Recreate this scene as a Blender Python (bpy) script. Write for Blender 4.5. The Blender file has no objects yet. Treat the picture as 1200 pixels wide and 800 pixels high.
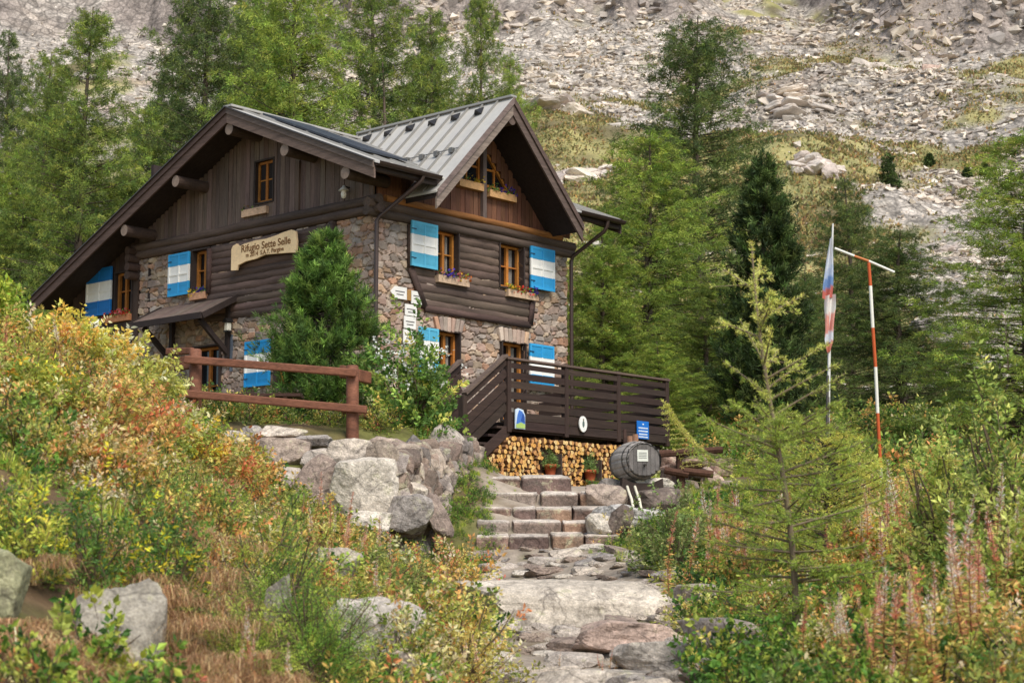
import bpy, math, random
import numpy as np
from mathutils import Vector, Matrix, Euler, noise as mnoise

SC = bpy.context.scene
COL = SC.collection
rng = np.random.default_rng(11)
random.seed(5)
pi = math.pi

# ------------------------------------------------------------------ view geometry (metres, eye at the origin)
FPX = 2000.0; PITCH = math.radians(7.6); YAW = math.radians(41.5)
_F = np.array([0, math.cos(PITCH), math.sin(PITCH)]); _U = np.array([0, -math.sin(PITCH), math.cos(PITCH)]); _R = np.array([1., 0, 0])
def ray(x, y): return _R*(x-600)/FPX + _U*(400-y)/FPX + _F
def at(x, y, d):
    r = ray(x, y); return r/r[1]*d
hu = np.array([math.sin(YAW), math.cos(YAW), 0]); hv = np.array([-math.cos(YAW), math.sin(YAW), 0]); hz = np.array([0, 0, 1.])
HC = np.array([-3.1286, 38.0, 0.0]); HM = np.array([hu, hv, hz]); HROT = math.radians(90-41.5)
def hw(X, Y, Z): return HC + X*hu + Y*hv + Z*hz
def hY(x, y, Y=0.):
    r = ray(x, y); t = (Y + hv@HC)/(hv@r); return HM@(t*r-HC)
def hX(x, y, X=0.):
    r = ray(x, y); t = (X + hu@HC)/(hu@r); return HM@(t*r-HC)

def srgb(r, g, b):
    f = lambda c: (c/255/12.92) if c/255 <= .04045 else ((c/255+.055)/1.055)**2.4
    return np.array([f(r), f(g), f(b)])

# ------------------------------------------------------------------ numpy value noise
def _hash(ix, iy, iz, s):
    h = (ix.astype(np.int64)*374761393 + iy.astype(np.int64)*668265263 + iz.astype(np.int64)*2147483647 + s*974634777) & 0xffffffff
    h = ((h ^ (h >> 13))*1274126177) & 0xffffffff
    return ((h ^ (h >> 16)) & 0xffff)/65535.0
def vnoise(x, y, z=None, s=0):
    x = np.asarray(x, float); y = np.asarray(y, float)
    z = np.zeros_like(x) if z is None else np.asarray(z, float)
    ix, iy, iz = np.floor(x), np.floor(y), np.floor(z)
    fx, fy, fz = x-ix, y-iy, z-iz
    fx = fx*fx*(3-2*fx); fy = fy*fy*(3-2*fy); fz = fz*fz*(3-2*fz)
    r = 0
    for dx in (0, 1):
        for dy in (0, 1):
            for dz in (0, 1):
                w = (fx if dx else 1-fx)*(fy if dy else 1-fy)*(fz if dz else 1-fz)
                r = r + w*_hash(ix+dx, iy+dy, iz+dz, s)
    return r*2-1
def fbm(x, y, z=None, s=0, o=4, g=.5):
    r = 0; a = 1; t = 0; k = 1.0
    for i in range(o):
        r = r + a*vnoise(x*k, y*k, None if z is None else z*k, s+i*17); t += a; a *= g; k *= 2.03
    return r/t
def sstep(a, b, x):
    t = np.clip((x-a)/(b-a), 0, 1); return t*t*(3-2*t)
def lerp(a, b, t): return a + (b-a)*t

# ------------------------------------------------------------------ mesh builder
class MB:
    def __init__(s): s.v = []; s.f = []; s.c = []; s.n = 0
    def add(s, v, f, c=(.5, .5, .5)):
        v = np.asarray(v, float).reshape(-1, 3)
        if isinstance(f, np.ndarray): s.f.append(f.astype(np.int64)+s.n)
        else:
            by = {}
            for q in f: by.setdefault(len(q), []).append(q)
            for q in by.values(): s.f.append(np.array(q, np.int64)+s.n)
        c = np.asarray(c, float)
        if c.ndim == 1: c = np.tile(c, (len(v), 1))
        s.v.append(v); s.c.append(c); s.n += len(v); return s
    def join(s, o, M=None, cm=None):
        V = np.concatenate(o.v); C = np.concatenate(o.c)
        if M is not None: V = V@np.array(M.to_3x3()).T + np.array(M.translation)
        if cm is not None: C = np.clip(C*cm, 0, 1)
        s.f += [q+s.n for q in o.f]; s.v.append(V); s.c.append(C); s.n += len(V); return s
    def box(s, c, d, col=(.5, .5, .5), R=None, jit=0.0, taper=None):
        c = np.asarray(c, float); h = np.asarray(d, float)/2
        v = np.array([[x, y, z] for z in (-1, 1) for y in (-1, 1) for x in (-1, 1)], float)*h
        if jit: v = v + rng.uniform(-jit, jit, v.shape)
        if R is not None: v = v@np.asarray(R).T
        s.add(v+c, [(0, 2, 3, 1), (4, 5, 7, 6), (0, 1, 5, 4), (2, 6, 7, 3), (0, 4, 6, 2), (1, 3, 7, 5)], col); return s
    def bar(s, a, b, w, h, col=(.5, .5, .5), up=(0, 0, 1)):
        a = np.asarray(a, float); b = np.asarray(b, float); d = b-a; L = np.linalg.norm(d); d = d/L
        sd = np.cross(d, up); sd /= np.linalg.norm(sd); u2 = np.cross(sd, d)
        return s.box((a+b)/2, (L, w, h), col, np.array([d, sd, u2]).T)
    def tube(s, P, r, n=6, col=(.5, .5, .5), cap=True, rn=0.0):
        P = np.asarray(P, float); m = len(P); r = np.broadcast_to(np.asarray(r, float), (m,))
        T = np.gradient(P, axis=0); T /= np.maximum(np.linalg.norm(T, axis=1, keepdims=True), 1e-9)
        ref = np.array([0, 0, 1.]) if abs(T[0, 2]) < .9 else np.array([1., 0, 0])
        A = np.cross(T, ref); A /= np.maximum(np.linalg.norm(A, axis=1, keepdims=True), 1e-9); B = np.cross(T, A)
        a = np.linspace(0, 2*pi, n, endpoint=False)
        rr = r[:, None]*np.ones(n)[None]
        if rn: rr = rr*(1+rng.uniform(-rn, rn, rr.shape))
        V = P[:, None]+rr[..., None]*(np.cos(a)[None, :, None]*A[:, None]+np.sin(a)[None, :, None]*B[:, None])
        V = V.reshape(-1, 3)
        i = np.arange(m-1)[:, None]*n; j = np.arange(n)[None]; k = (j+1) % n
        F = np.stack([i+j, i+k, i+n+k, i+n+j], -1).reshape(-1, 4)
        col = np.asarray(col, float)
        if col.ndim == 2: col = np.repeat(col, n, 0)
        base = s.n; s.add(V, F, col)
        if cap:
            c0 = col if col.ndim == 1 else col[0]; c1 = col if col.ndim == 1 else col[-1]
            s.add(V[:n], [tuple(range(n-1, -1, -1))], c0); s.add(V[-n:], [tuple(range(n))], c1)
        return s
    def prism(s, poly, ax0, ax1, ex, o, col=(.5, .5, .5), ccol=None):
        """polygon in axes ax0/ax1 extruded along the vector ex from the origin o"""
        poly = np.asarray(poly, float); n = len(poly)
        P = np.asarray(o, float)+poly[:, :1]*np.asarray(ax0, float)+poly[:, 1:2]*np.asarray(ax1, float)
        V = np.concatenate([P, P+np.asarray(ex, float)])
        s.add(V, [(i, (i+1) % n, n+(i+1) % n, n+i) for i in range(n)], col)
        cc = col if ccol is None else ccol
        s.add(V, [tuple(range(n-1, -1, -1)), tuple(range(n, 2*n))], cc); return s
    def build(s, name, mat, parent=None, smooth=False, off=None, bevel=0, loc=None, rz=None):
        me = bpy.data.meshes.new(name)
        V = np.concatenate(s.v); C = np.concatenate(s.c)
        if off is not None: V = V-np.asarray(off, float)
        me.vertices.add(len(V)); me.vertices.foreach_set('co', V.astype(np.float32).ravel())
        tot = np.concatenate([np.full(len(q), q.shape[1]) for q in s.f]); idx = np.concatenate([q.ravel() for q in s.f])
        me.loops.add(len(idx)); me.loops.foreach_set('vertex_index', idx.astype(np.int32))
        me.polygons.add(len(tot)); st = np.concatenate([[0], np.cumsum(tot)[:-1]]); me.polygons.foreach_set('loop_start', st.astype(np.int32))
        me.update(calc_edges=True)
        a = me.color_attributes.new('Col', 'FLOAT_COLOR', 'POINT')
        a.data.foreach_set('color', np.concatenate([np.clip(C[:, :3], 0, 1), np.ones((len(C), 1)) if C.shape[1] == 3 else C[:, 3:]], 1).astype(np.float32).ravel())
        me.polygons.foreach_set('use_smooth', np.full(len(tot), bool(smooth)))
        me.materials.append(mat)
        o = bpy.data.objects.new(name, me); COL.objects.link(o)
        if parent is not None: o.parent = parent
        if loc is not None: o.location = loc
        if rz is not None: o.rotation_euler = (0, 0, rz)
        if bevel:
            b = o.modifiers.new('bevel', 'BEVEL'); b.width = bevel; b.segments = 2; b.limit_method = 'ANGLE'
        return o

def tag(o, label=None, cat=None, group=None, kind=None):
    if label: o['label'] = label
    if cat: o['category'] = cat
    if group: o['group'] = group
    if kind: o['kind'] = kind
    return o
def thing(name, label, cat, loc=(0, 0, 0), rz=0, group=None):
    o = bpy.data.objects.new(name, None); COL.objects.link(o); o.location = tuple(loc); o.rotation_euler = (0, 0, rz)
    o.empty_display_size = .2
    return tag(o, label, cat, group)
def copy_tree(o, parent=None):
    kids = list(o.children)
    c = o.copy(); COL.objects.link(c); c.parent = parent
    for k in kids: copy_tree(k, c)
    return c

# ------------------------------------------------------------------ materials
def _mat(name):
    m = bpy.data.materials.new(name); m.use_nodes = True; nt = m.node_tree
    return m, nt, nt.nodes['Principled BSDF'], nt.nodes['Material Output']
def mat(name, col=None, rough=.85, var=.35, nscale=3.0, stretch=(1, 1, 1), bump=.3, bscale=25., bdist=.02, lichen=None, stain=None, metal=0., spec=.3, sat=.0):
    """vertex colour (or a flat colour) broken up by two noises, with noise bump; lichen=(colour, amount, scale)"""
    m, nt, P, out = _mat(name); N = nt.nodes.new; L = nt.links.new
    tc = N('ShaderNodeTexCoord'); mp = N('ShaderNodeMapping'); mp.inputs['Scale'].default_value = stretch
    L(tc.outputs['Object'], mp.inputs['Vector'])
    if col is None:
        a = N('ShaderNodeVertexColor'); a.layer_name = 'Col'; c = a.outputs['Color']
    else:
        a = N('ShaderNodeRGB'); a.outputs[0].default_value = (*col, 1); c = a.outputs[0]
    n1 = N('ShaderNodeTexNoise'); n1.inputs['Scale'].default_value = nscale; n1.inputs['Detail'].default_value = 6; n1.inputs['Roughness'].default_value = .65
    L(mp.outputs[0], n1.inputs['Vector'])
    n2 = N('ShaderNodeTexNoise'); n2.inputs['Scale'].default_value = nscale*7.3; n2.inputs['Detail'].default_value = 4
    L(mp.outputs[0], n2.inputs['Vector'])
    ad = N('ShaderNodeMath'); ad.operation = 'ADD'; L(n1.outputs['Fac'], ad.inputs[0])
    ml = N('ShaderNodeMath'); ml.operation = 'MULTIPLY'; ml.inputs[1].default_value = .6; L(n2.outputs['Fac'], ml.inputs[0]); L(ml.outputs[0], ad.inputs[1])
    mr = N('ShaderNodeMapRange'); mr.inputs['From Min'].default_value = .5; mr.inputs['From Max'].default_value = 1.1
    mr.inputs['To Min'].default_value = 1-var; mr.inputs['To Max'].default_value = 1+var; L(ad.outputs[0], mr.inputs['Value'])
    mx = N('ShaderNodeMix'); mx.data_type = 'RGBA'; mx.blend_type = 'MULTIPLY'; mx.inputs['Factor'].default_value = 1
    L(c, mx.inputs['A']); L(mr.outputs[0], mx.inputs['B']); cur = mx.outputs['Result']
    if lichen:
        n3 = N('ShaderNodeTexNoise'); n3.inputs['Scale'].default_value = lichen[2]; n3.inputs['Detail'].default_value = 7; n3.inputs['Roughness'].default_value = .7
        L(tc.outputs['Object'], n3.inputs['Vector'])
        r3 = N('ShaderNodeMapRange'); r3.inputs['From Min'].default_value = .66-lichen[1]*.3; r3.inputs['From Max'].default_value = .74-lichen[1]*.3; L(n3.outputs['Fac'], r3.inputs['Value'])
        m3 = N('ShaderNodeMath'); m3.operation = 'MULTIPLY'; m3.inputs[1].default_value = .7; L(r3.outputs[0], m3.inputs[0])
        x3 = N('ShaderNodeMix'); x3.data_type = 'RGBA'; L(m3.outputs[0], x3.inputs['Factor']); L(cur, x3.inputs['A']); x3.inputs['B'].default_value = (*lichen[0], 1)
        cur = x3.outputs['Result']
    if stain:
        n4 = N('ShaderNodeTexNoise'); n4.inputs['Scale'].default_value = stain[2]; n4.inputs['Detail'].default_value = 8; n4.inputs['Roughness'].default_value = .72; n4.inputs['Distortion'].default_value = .6
        L(tc.outputs['Object'], n4.inputs['Vector']); r4 = N('ShaderNodeMapRange'); r4.inputs['From Min'].default_value = .50; r4.inputs['From Max'].default_value = .64; L(n4.outputs['Fac'], r4.inputs['Value'])
        m4 = N('ShaderNodeMath'); m4.operation = 'MULTIPLY'; m4.inputs[1].default_value = stain[1]; L(r4.outputs[0], m4.inputs[0])
        x4 = N('ShaderNodeMix'); x4.data_type = 'RGBA'; L(m4.outputs[0], x4.inputs['Factor']); L(cur, x4.inputs['A']); x4.inputs['B'].default_value = (*stain[0], 1); cur = x4.outputs['Result']
    L(cur, P.inputs['Base Color'])
    P.inputs['Roughness'].default_value = rough; P.inputs['Metallic'].default_value = metal; P.inputs['Specular IOR Level'].default_value = spec
    if bump:
        nb = N('ShaderNodeTexNoise'); nb.inputs['Scale'].default_value = bscale; nb.inputs['Detail'].default_value = 6; nb.inputs['Roughness'].default_value = .6
        L(mp.outputs[0], nb.inputs['Vector'])
        b = N('ShaderNodeBump'); b.inputs['Strength'].default_value = bump; b.inputs['Distance'].default_value = bdist
        L(nb.outputs['Fac'], b.inputs['Height']); L(b.outputs[0], P.inputs['Normal'])
    return m
def leafmat(name, trans=.35, rough=.55, spec=.25):
    m, nt, P, out = _mat(name); N = nt.nodes.new; L = nt.links.new
    a = N('ShaderNodeVertexColor'); a.layer_name = 'Col'
    L(a.outputs['Color'], P.inputs['Base Color']); P.inputs['Roughness'].default_value = rough; P.inputs['Specular IOR Level'].default_value = spec
    t = N('ShaderNodeBsdfTranslucent'); L(a.outputs['Color'], t.inputs['Color'])
    x = N('ShaderNodeMixShader'); x.inputs['Fac'].default_value = trans
    L(P.outputs[0], x.inputs[1]); L(t.outputs[0], x.inputs[2]); L(x.outputs[0], out.inputs['Surface'])
    return m
def glassmat(name):
    m, nt, P, out = _mat(name)
    P.inputs['Base Color'].default_value = (.012, .014, .016, 1); P.inputs['Roughness'].default_value = .08; P.inputs['Specular IOR Level'].default_value = .5
    return m

M = {}
M['wood_z'] = mat('dark_boards', stretch=(9, 9, .6), nscale=2.2, var=.5, bump=.5, bscale=5, bdist=.01, rough=.8)
M['wood_x'] = mat('dark_logs_x', stretch=(.5, 8, 8), nscale=2.2, var=.5, bump=.5, bscale=5, bdist=.01, rough=.8)
M['wood_y'] = mat('dark_logs_y', stretch=(8, .5, 8), nscale=2.2, var=.5, bump=.5, bscale=5, bdist=.01, rough=.8)
M['wood'] = mat('wood', nscale=6, var=.4, bump=.35, bscale=30, bdist=.006, rough=.75)
M['stone'] = mat('wall_stone', nscale=7, var=.26, bump=.6, bscale=38, bdist=.012, rough=.9)
M['rock'] = mat('boulder_rock', nscale=2.2, var=.55, bump=.9, bscale=11, bdist=.04, rough=.92, lichen=((.50, .47, .30), .30, 4.2), stain=((.11, .09, .075), .62, 3.1))
M['metal_roof'] = mat('roof_metal', nscale=1.2, var=.10, bump=.08, bscale=4, bdist=.01, rough=.5, metal=.0, spec=.5)
M['brown_metal'] = mat('brown_metal', nscale=4, var=.15, bump=0, rough=.4, metal=.2, spec=.5)
M['paint'] = mat('paint', nscale=5, var=.12, bump=.15, bscale=40, bdist=.003, rough=.55)
M['glass'] = glassmat('window_glass')
M['leaf'] = leafmat('leaves'); M['needle'] = leafmat('needles', .25, .6, .2); M['petal'] = leafmat('petals', .3, .6, .2)
M['bark'] = mat('bark', nscale=5, stretch=(1, 1, .35), var=.4, bump=.8, bscale=18, bdist=.02, rough=.95)
M['soil'] = mat('ground_soil', nscale=1.3, var=.4, bump=.8, bscale=9, bdist=.05, rough=.98)
M['mountain'] = mat('mountain_rock', nscale=.35, var=.30, bump=1.0, bscale=1.1, bdist=.5, rough=.96)
def _cracks(m, scale, wid, dark):
    nt = m.node_tree; N = nt.nodes.new; L = nt.links.new; P = nt.nodes['Principled BSDF']; src = P.inputs['Base Color'].links[0].from_socket
    tc = N('ShaderNodeTexCoord'); nz = N('ShaderNodeTexNoise'); nz.inputs['Scale'].default_value = scale*2.2; nz.inputs['Detail'].default_value = 5; L(tc.outputs['Object'], nz.inputs['Vector'])
    ad = N('ShaderNodeVectorMath'); ad.operation = 'MULTIPLY_ADD'; L(nz.outputs['Color'], ad.inputs[0]); ad.inputs[1].default_value = (.5/scale,)*3; L(tc.outputs['Object'], ad.inputs[2])
    v = N('ShaderNodeTexVoronoi'); v.feature = 'DISTANCE_TO_EDGE'; v.inputs['Scale'].default_value = scale; L(ad.outputs[0], v.inputs['Vector'])
    r = N('ShaderNodeMapRange'); r.inputs['From Max'].default_value = wid; r.inputs['To Min'].default_value = dark; L(v.outputs['Distance'], r.inputs['Value'])
    g = N('ShaderNodeTexNoise'); g.inputs['Scale'].default_value = 55; g.inputs['Detail'].default_value = 3; L(tc.outputs['Object'], g.inputs['Vector'])
    rg = N('ShaderNodeMapRange'); rg.inputs['From Min'].default_value = .3; rg.inputs['From Max'].default_value = .7; rg.inputs['To Min'].default_value = .72; rg.inputs['To Max'].default_value = 1.22; L(g.outputs['Fac'], rg.inputs['Value'])
    mm = N('ShaderNodeMath'); mm.operation = 'MULTIPLY'; L(r.outputs[0], mm.inputs[0]); L(rg.outputs[0], mm.inputs[1])
    x = N('ShaderNodeMix'); x.data_type = 'RGBA'; x.blend_type = 'MULTIPLY'; x.inputs['Factor'].default_value = 1; L(src, x.inputs['A']); L(mm.outputs[0], x.inputs['B']); L(x.outputs['Result'], P.inputs['Base Color'])
_cracks(M['rock'], 1.25, .016, .55)
def _stony(m, scale):
    nt = m.node_tree; N = nt.nodes.new; L = nt.links.new; P = nt.nodes['Principled BSDF']; src = P.inputs['Base Color'].links[0].from_socket
    tc = N('ShaderNodeTexCoord'); mul = None; va = N('ShaderNodeVertexColor'); va.layer_name = 'Col'; cur = src
    for k, (sc, lo) in enumerate(((scale, .45), (scale*2.7, .6))):
        v = N('ShaderNodeTexVoronoi'); v.feature = 'DISTANCE_TO_EDGE'; v.inputs['Scale'].default_value = sc; L(tc.outputs['Object'], v.inputs['Vector'])
        r = N('ShaderNodeMapRange'); r.inputs['From Min'].default_value = .0; r.inputs['From Max'].default_value = .16; r.inputs['To Min'].default_value = lo; r.inputs['To Max'].default_value = 1.0; L(v.outputs['Distance'], r.inputs['Value'])
        v2 = N('ShaderNodeTexVoronoi'); v2.inputs['Scale'].default_value = sc; L(tc.outputs['Object'], v2.inputs['Vector'])
        sp = N('ShaderNodeSeparateColor'); L(v2.outputs['Color'], sp.inputs[0]); r2 = N('ShaderNodeMapRange'); r2.inputs['To Min'].default_value = .72; r2.inputs['To Max'].default_value = 1.16; L(sp.outputs[0], r2.inputs['Value'])
        mm = N('ShaderNodeMath'); mm.operation = 'MULTIPLY'; L(r.outputs[0], mm.inputs[0]); L(r2.outputs[0], mm.inputs[1])
        x = N('ShaderNodeMix'); x.data_type = 'RGBA'; x.blend_type = 'MULTIPLY'; L(va.outputs['Alpha'], x.inputs['Factor']); L(cur, x.inputs['A']); L(mm.outputs[0], x.inputs['B']); cur = x.outputs['Result']
    L(cur, P.inputs['Base Color'])
_stony(M['mountain'], .55)
M['screerock'] = mat('scree_rock', nscale=.9, var=.3, bump=.5, bscale=2, bdist=.2, rough=.95)
M['cloth'] = leafmat('flag_cloth', .3, .8, .1)
M['pot'] = mat('terracotta', nscale=6, var=.2, bump=.1, rough=.8)
M['water'] = mat('water_stream', col=(.75, .76, .74), nscale=9, var=.1, bump=0, rough=.15, spec=.6)
# ------------------------------------------------------------------ foliage primitives
def unit(a): return a/np.maximum(np.linalg.norm(a, axis=-1, keepdims=True), 1e-9)
def leaves(mb, P, D, size, asp, C, fold=.18, nrm=None):
    """one folded diamond per point; D = axis, size = length, asp = width/length"""
    n = len(P); D = unit(D); size = np.broadcast_to(size, (n,))
    r = rng.normal(0, 1, (n, 3)) if nrm is None else nrm+rng.normal(0, .45, (n, 3))
    S = unit(np.cross(D, r)); Nn = np.cross(S, D); L = size[:, None]; W = L*asp*.5
    a = P; b = P+D*L*.45+S*W+Nn*W*fold*2; c = P+D*L; d = P+D*L*.45-S*W+Nn*W*fold*2
    V = np.stack([a, b, c, d], 1).reshape(-1, 3); F = (np.arange(n)[:, None]*4+np.arange(4)[None])
    mb.add(V, F, np.repeat(np.asarray(C), 4, 0))
LEAFK = 1.75
def pick(pal, n, jit=.18):
    cols = np.array([p[0] for p in pal]); w = np.array([p[1] for p in pal], float); w /= w.sum()
    lum = cols@np.array([.3, .6, .1]); cols = cols*1.03-lum[:, None]*.03
    return np.clip(LEAFK*cols[rng.choice(len(cols), n, p=w)]*(1+rng.normal(0, jit, (n, 1)))*(1+rng.normal(0, .06, (n, 3))), 0.003, 1)
PAL_GREEN = [(srgb(78, 104, 44), 3), (srgb(98, 124, 52), 2), (srgb(58, 84, 40), 2)]
PAL_AUT = [(srgb(196, 172, 80), 3), (srgb(200, 156, 80), 1.5), (srgb(150, 152, 66), 4), (srgb(108, 120, 56), 3), (srgb(186, 170, 120), 2.2), (srgb(172, 104, 56), 1.2), (srgb(204, 192, 160), 1)]
PAL_RUST = [(srgb(178, 128, 80), 1.6), (srgb(192, 152, 88), 2), (srgb(146, 146, 74), 3.5), (srgb(178, 168, 102), 3), (srgb(160, 104, 80), .7), (srgb(200, 178, 148), 2.6), (srgb(108, 116, 62), 2)]
PAL_DWARF = [(srgb(122, 130, 60), 3), (srgb(152, 152, 78), 3), (srgb(96, 110, 56), 3), (srgb(178, 148, 84), 1.5), (srgb(172, 120, 78), .7), (srgb(182, 172, 132), 1.6)]
PAL_JUN = [(srgb(128, 150, 62), 3), (srgb(158, 170, 78), 2.5), (srgb(92, 120, 52), 3), (srgb(70, 96, 48), 1.5)]
PAL_RHODO = [(srgb(70, 96, 50), 4), (srgb(96, 122, 58), 3), (srgb(140, 156, 74), 1.5), (srgb(196, 176, 60), .4)]
PAL_WILLOW = [(srgb(150, 160, 84), 3), (srgb(120, 136, 66), 3), (srgb(178, 180, 104), 2), (srgb(92, 108, 56), 2), (srgb(206, 190, 110), .7)]
PAL_GRASSG = [(srgb(140, 150, 62), 3), (srgb(168, 168, 84), 2), (srgb(108, 126, 52), 2)]
PAL_DRY = [(srgb(190, 166, 124), 3), (srgb(170, 138, 100), 2.5), (srgb(140, 106, 78), 1.5), (srgb(206, 188, 150), 1.6)]
PAL_LARCH = [(srgb(106, 118, 56), 3), (srgb(90, 104, 52), 3), (srgb(124, 132, 62), 2), (srgb(74, 90, 48), 2)]
PAL_LARCHY = [(srgb(120, 134, 60), 3), (srgb(106, 122, 58), 3), (srgb(138, 146, 70), 2), (srgb(86, 104, 52), 1.5)]
PAL_LARCHD = [(srgb(82, 94, 52), 3), (srgb(68, 82, 48), 3), (srgb(98, 108, 56), 2)]
PAL_PINE = [(srgb(58, 72, 38), 3), (srgb(44, 56, 32), 3), (srgb(80, 94, 50), 1.8)]
PAL_PINEL = [(srgb(76, 98, 44), 3), (srgb(58, 78, 38), 3), (srgb(106, 126, 62), 1.8)]

def conifer(h, rad, seed, pal, n_br=120, tw=13, lf=12, leaf=.15, asp=.32, clear=.06, power=.85, droop=.35, up=.12, irregular=.25, trunk_r=None, lean=0., twl=.5, hang=.5):
    """tapered trunk with drooping limbs; needles sit in tufts on side twigs"""
    st = np.random.default_rng(seed); tr = MB(); cr = MB()
    R0 = trunk_r or h*.014+.03
    k = np.linspace(0, 1, 12); wob = np.stack([lean*k*h+.012*h*np.sin(k*5+seed)*k, .012*h*np.sin(k*4+seed*2)*k, k*h], 1)
    bc = srgb(98, 84, 74)
    tr.tube(wob, R0*(1-k*.93)+.006, 9, bc, rn=.06)
    t = clear+(1-clear)*st.random(n_br)**.95*.985; t.sort()
    az = np.arange(n_br)*2.39996+st.normal(0, .4, n_br)
    prof = (1-t)**power*(.55+.45*np.minimum(1, (t-clear)/.16+.35)); L = rad*prof*(1+st.normal(0, irregular, n_br)).clip(.45, 1.5)+.1*rad*(1-t)
    bz = np.stack([np.interp(t, k, wob[:, 0]), np.interp(t, k, wob[:, 1]), t*h], 1)
    dirh = np.stack([np.cos(az), np.sin(az), 0*az], 1)
    def bpt(i, s): return bz[i]+dirh[i]*(L[i]*s)[:, None]+np.array([0, 0, 1.])*(L[i]*(up*s*2-droop*s**2*(1.2-t[i])+.18*s**3))[:, None]
    ss = np.linspace(0, 1, 5)
    for i in range(n_br):
        ii = np.full(5, i); tr.tube(bpt(ii, ss), np.linspace(max(.012, R0*.22*(1-t[i])+.006), .004, 5), 3, bc*.8, cap=False)
    nt = np.maximum(3, (tw*(L/rad)**.8*1.25).astype(int)); bi = np.repeat(np.arange(n_br), nt); m = len(bi)
    s = .12+.9*st.random(m)**.8; s = np.minimum(s, 1.0); B = bpt(bi, s)
    sd = np.where(st.random(m) < .5, -1, 1)*st.uniform(.4, 1.35, m); c, s_ = np.cos(sd), np.sin(sd)
    dx = dirh[bi]; TD = np.stack([dx[:, 0]*c-dx[:, 1]*s_, dx[:, 0]*s_+dx[:, 1]*c, st.normal(-hang*.7, .35, m)], 1); TD = unit(TD)
    TL = twl*(1.15-s*.55)*st.uniform(.5, 1.2, m)*(.45+.55*(L[bi]/rad).clip(0, 1))
    tc = pick(pal, m, .12)*(1+.16*np.sin(bi*12.9+seed)[:, None])
    li = np.repeat(np.arange(m), lf); q = st.random(len(li))
    P = B[li]+TD[li]*(TL[li]*q)[:, None]+np.array([0, 0, -1.])*(hang*.35*TL[li]*q**2)[:, None]+st.normal(0, .035*min(1, h/8), (len(li), 3))
    D = TD[li]*.6+st.normal(0, .55, (len(li), 3)); C = tc[li]*(1+st.normal(0, .13, (len(li), 1)))
    leaves(cr, P, D, leaf*st.uniform(.6, 1.25, len(li)), asp, np.clip(C, .004, 1))
    # leader needles
    n = 40; P = wob[-1]+np.stack([st.normal(0, .03, n), st.normal(0, .03, n), -st.random(n)*h*.08], 1); leaves(cr, P, st.normal(0, .6, (n, 3))+[0, 0, .5], leaf*.8, asp, pick(pal, n))
    return tr, cr
def stone_pine(h, rad, seed, pal, n_br=110, tufts=9, nn=22, nl=.13, asp=.1, power=.7, clear=.04):
    st = np.random.default_rng(seed); tr = MB(); cr = MB(); bc = srgb(90, 78, 70)
    k = np.linspace(0, 1, 8); tr.tube(np.stack([0*k, 0*k, k*h*.97], 1), (h*.018+.02)*(1-k*.9), 8, bc, rn=.06)
    t = clear+(1-clear)*st.random(n_br)**.9; az = np.arange(n_br)*2.4+st.normal(0, .4, n_br)
    prof = np.where(t < .25, .75+t, 1.0)*(1-t)**power; L = rad*(prof*(1+st.normal(0, .16, n_br))+.06)
    dirh = np.stack([np.cos(az), np.sin(az), 0*az], 1)
    ss = np.linspace(0, 1, 4)
    def bp(i, s): return np.array([0, 0, 1.])*((t[i]*h*.96)[:, None])+dirh[i]*(L[i]*s)[:, None]+np.array([0, 0, 1.])*(L[i]*(-.06*s+.42*s**2))[:, None]
    for i in range(n_br): tr.tube(bp(np.full(4, i), ss), np.linspace(.02, .006, 4)*min(1, h/5), 3, bc*.8, cap=False)
    nt = np.maximum(2, (tufts*(L/rad)**.7).astype(int)); bi = np.repeat(np.arange(n_br), nt); m = len(bi)
    s = .3+.72*st.random(m)**.6; s = np.minimum(s, 1.02); side = st.normal(0, .13, (m, 3))*(L[bi]*1.1)[:, None]*.9
    B = bp(bi, s)+side*np.array([1, 1, .6]); ax = unit(dirh[bi]*.55+side*1.2+np.array([0, 0, .85])+st.normal(0, .15, (m, 3)))
    tc = pick(pal, m, .30); li = np.repeat(np.arange(m), nn); q = st.random(len(li))
    P = B[li]+ax[li]*(q*nl*1.3)[:, None]; D = ax[li]*st.uniform(.35, 1.1, (len(li), 1))+st.normal(0, .5, (len(li), 3))
    leaves(cr, P, D, nl*st.uniform(.7, 1.15, len(li)), asp, np.clip(tc[li]*(1+st.normal(0, .16, (len(li), 1)))*(.75+.5*q[:, None]), .003, 1), .1)
    n = 60; P = np.array([0, 0, h*.95])+np.stack([st.normal(0, .02, n), st.normal(0, .02, n), st.random(n)*h*.05], 1); leaves(cr, P, st.normal(0, .5, (n, 3))+[0, 0, .9], nl, asp, pick(pal, n))
    return tr, cr
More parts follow.
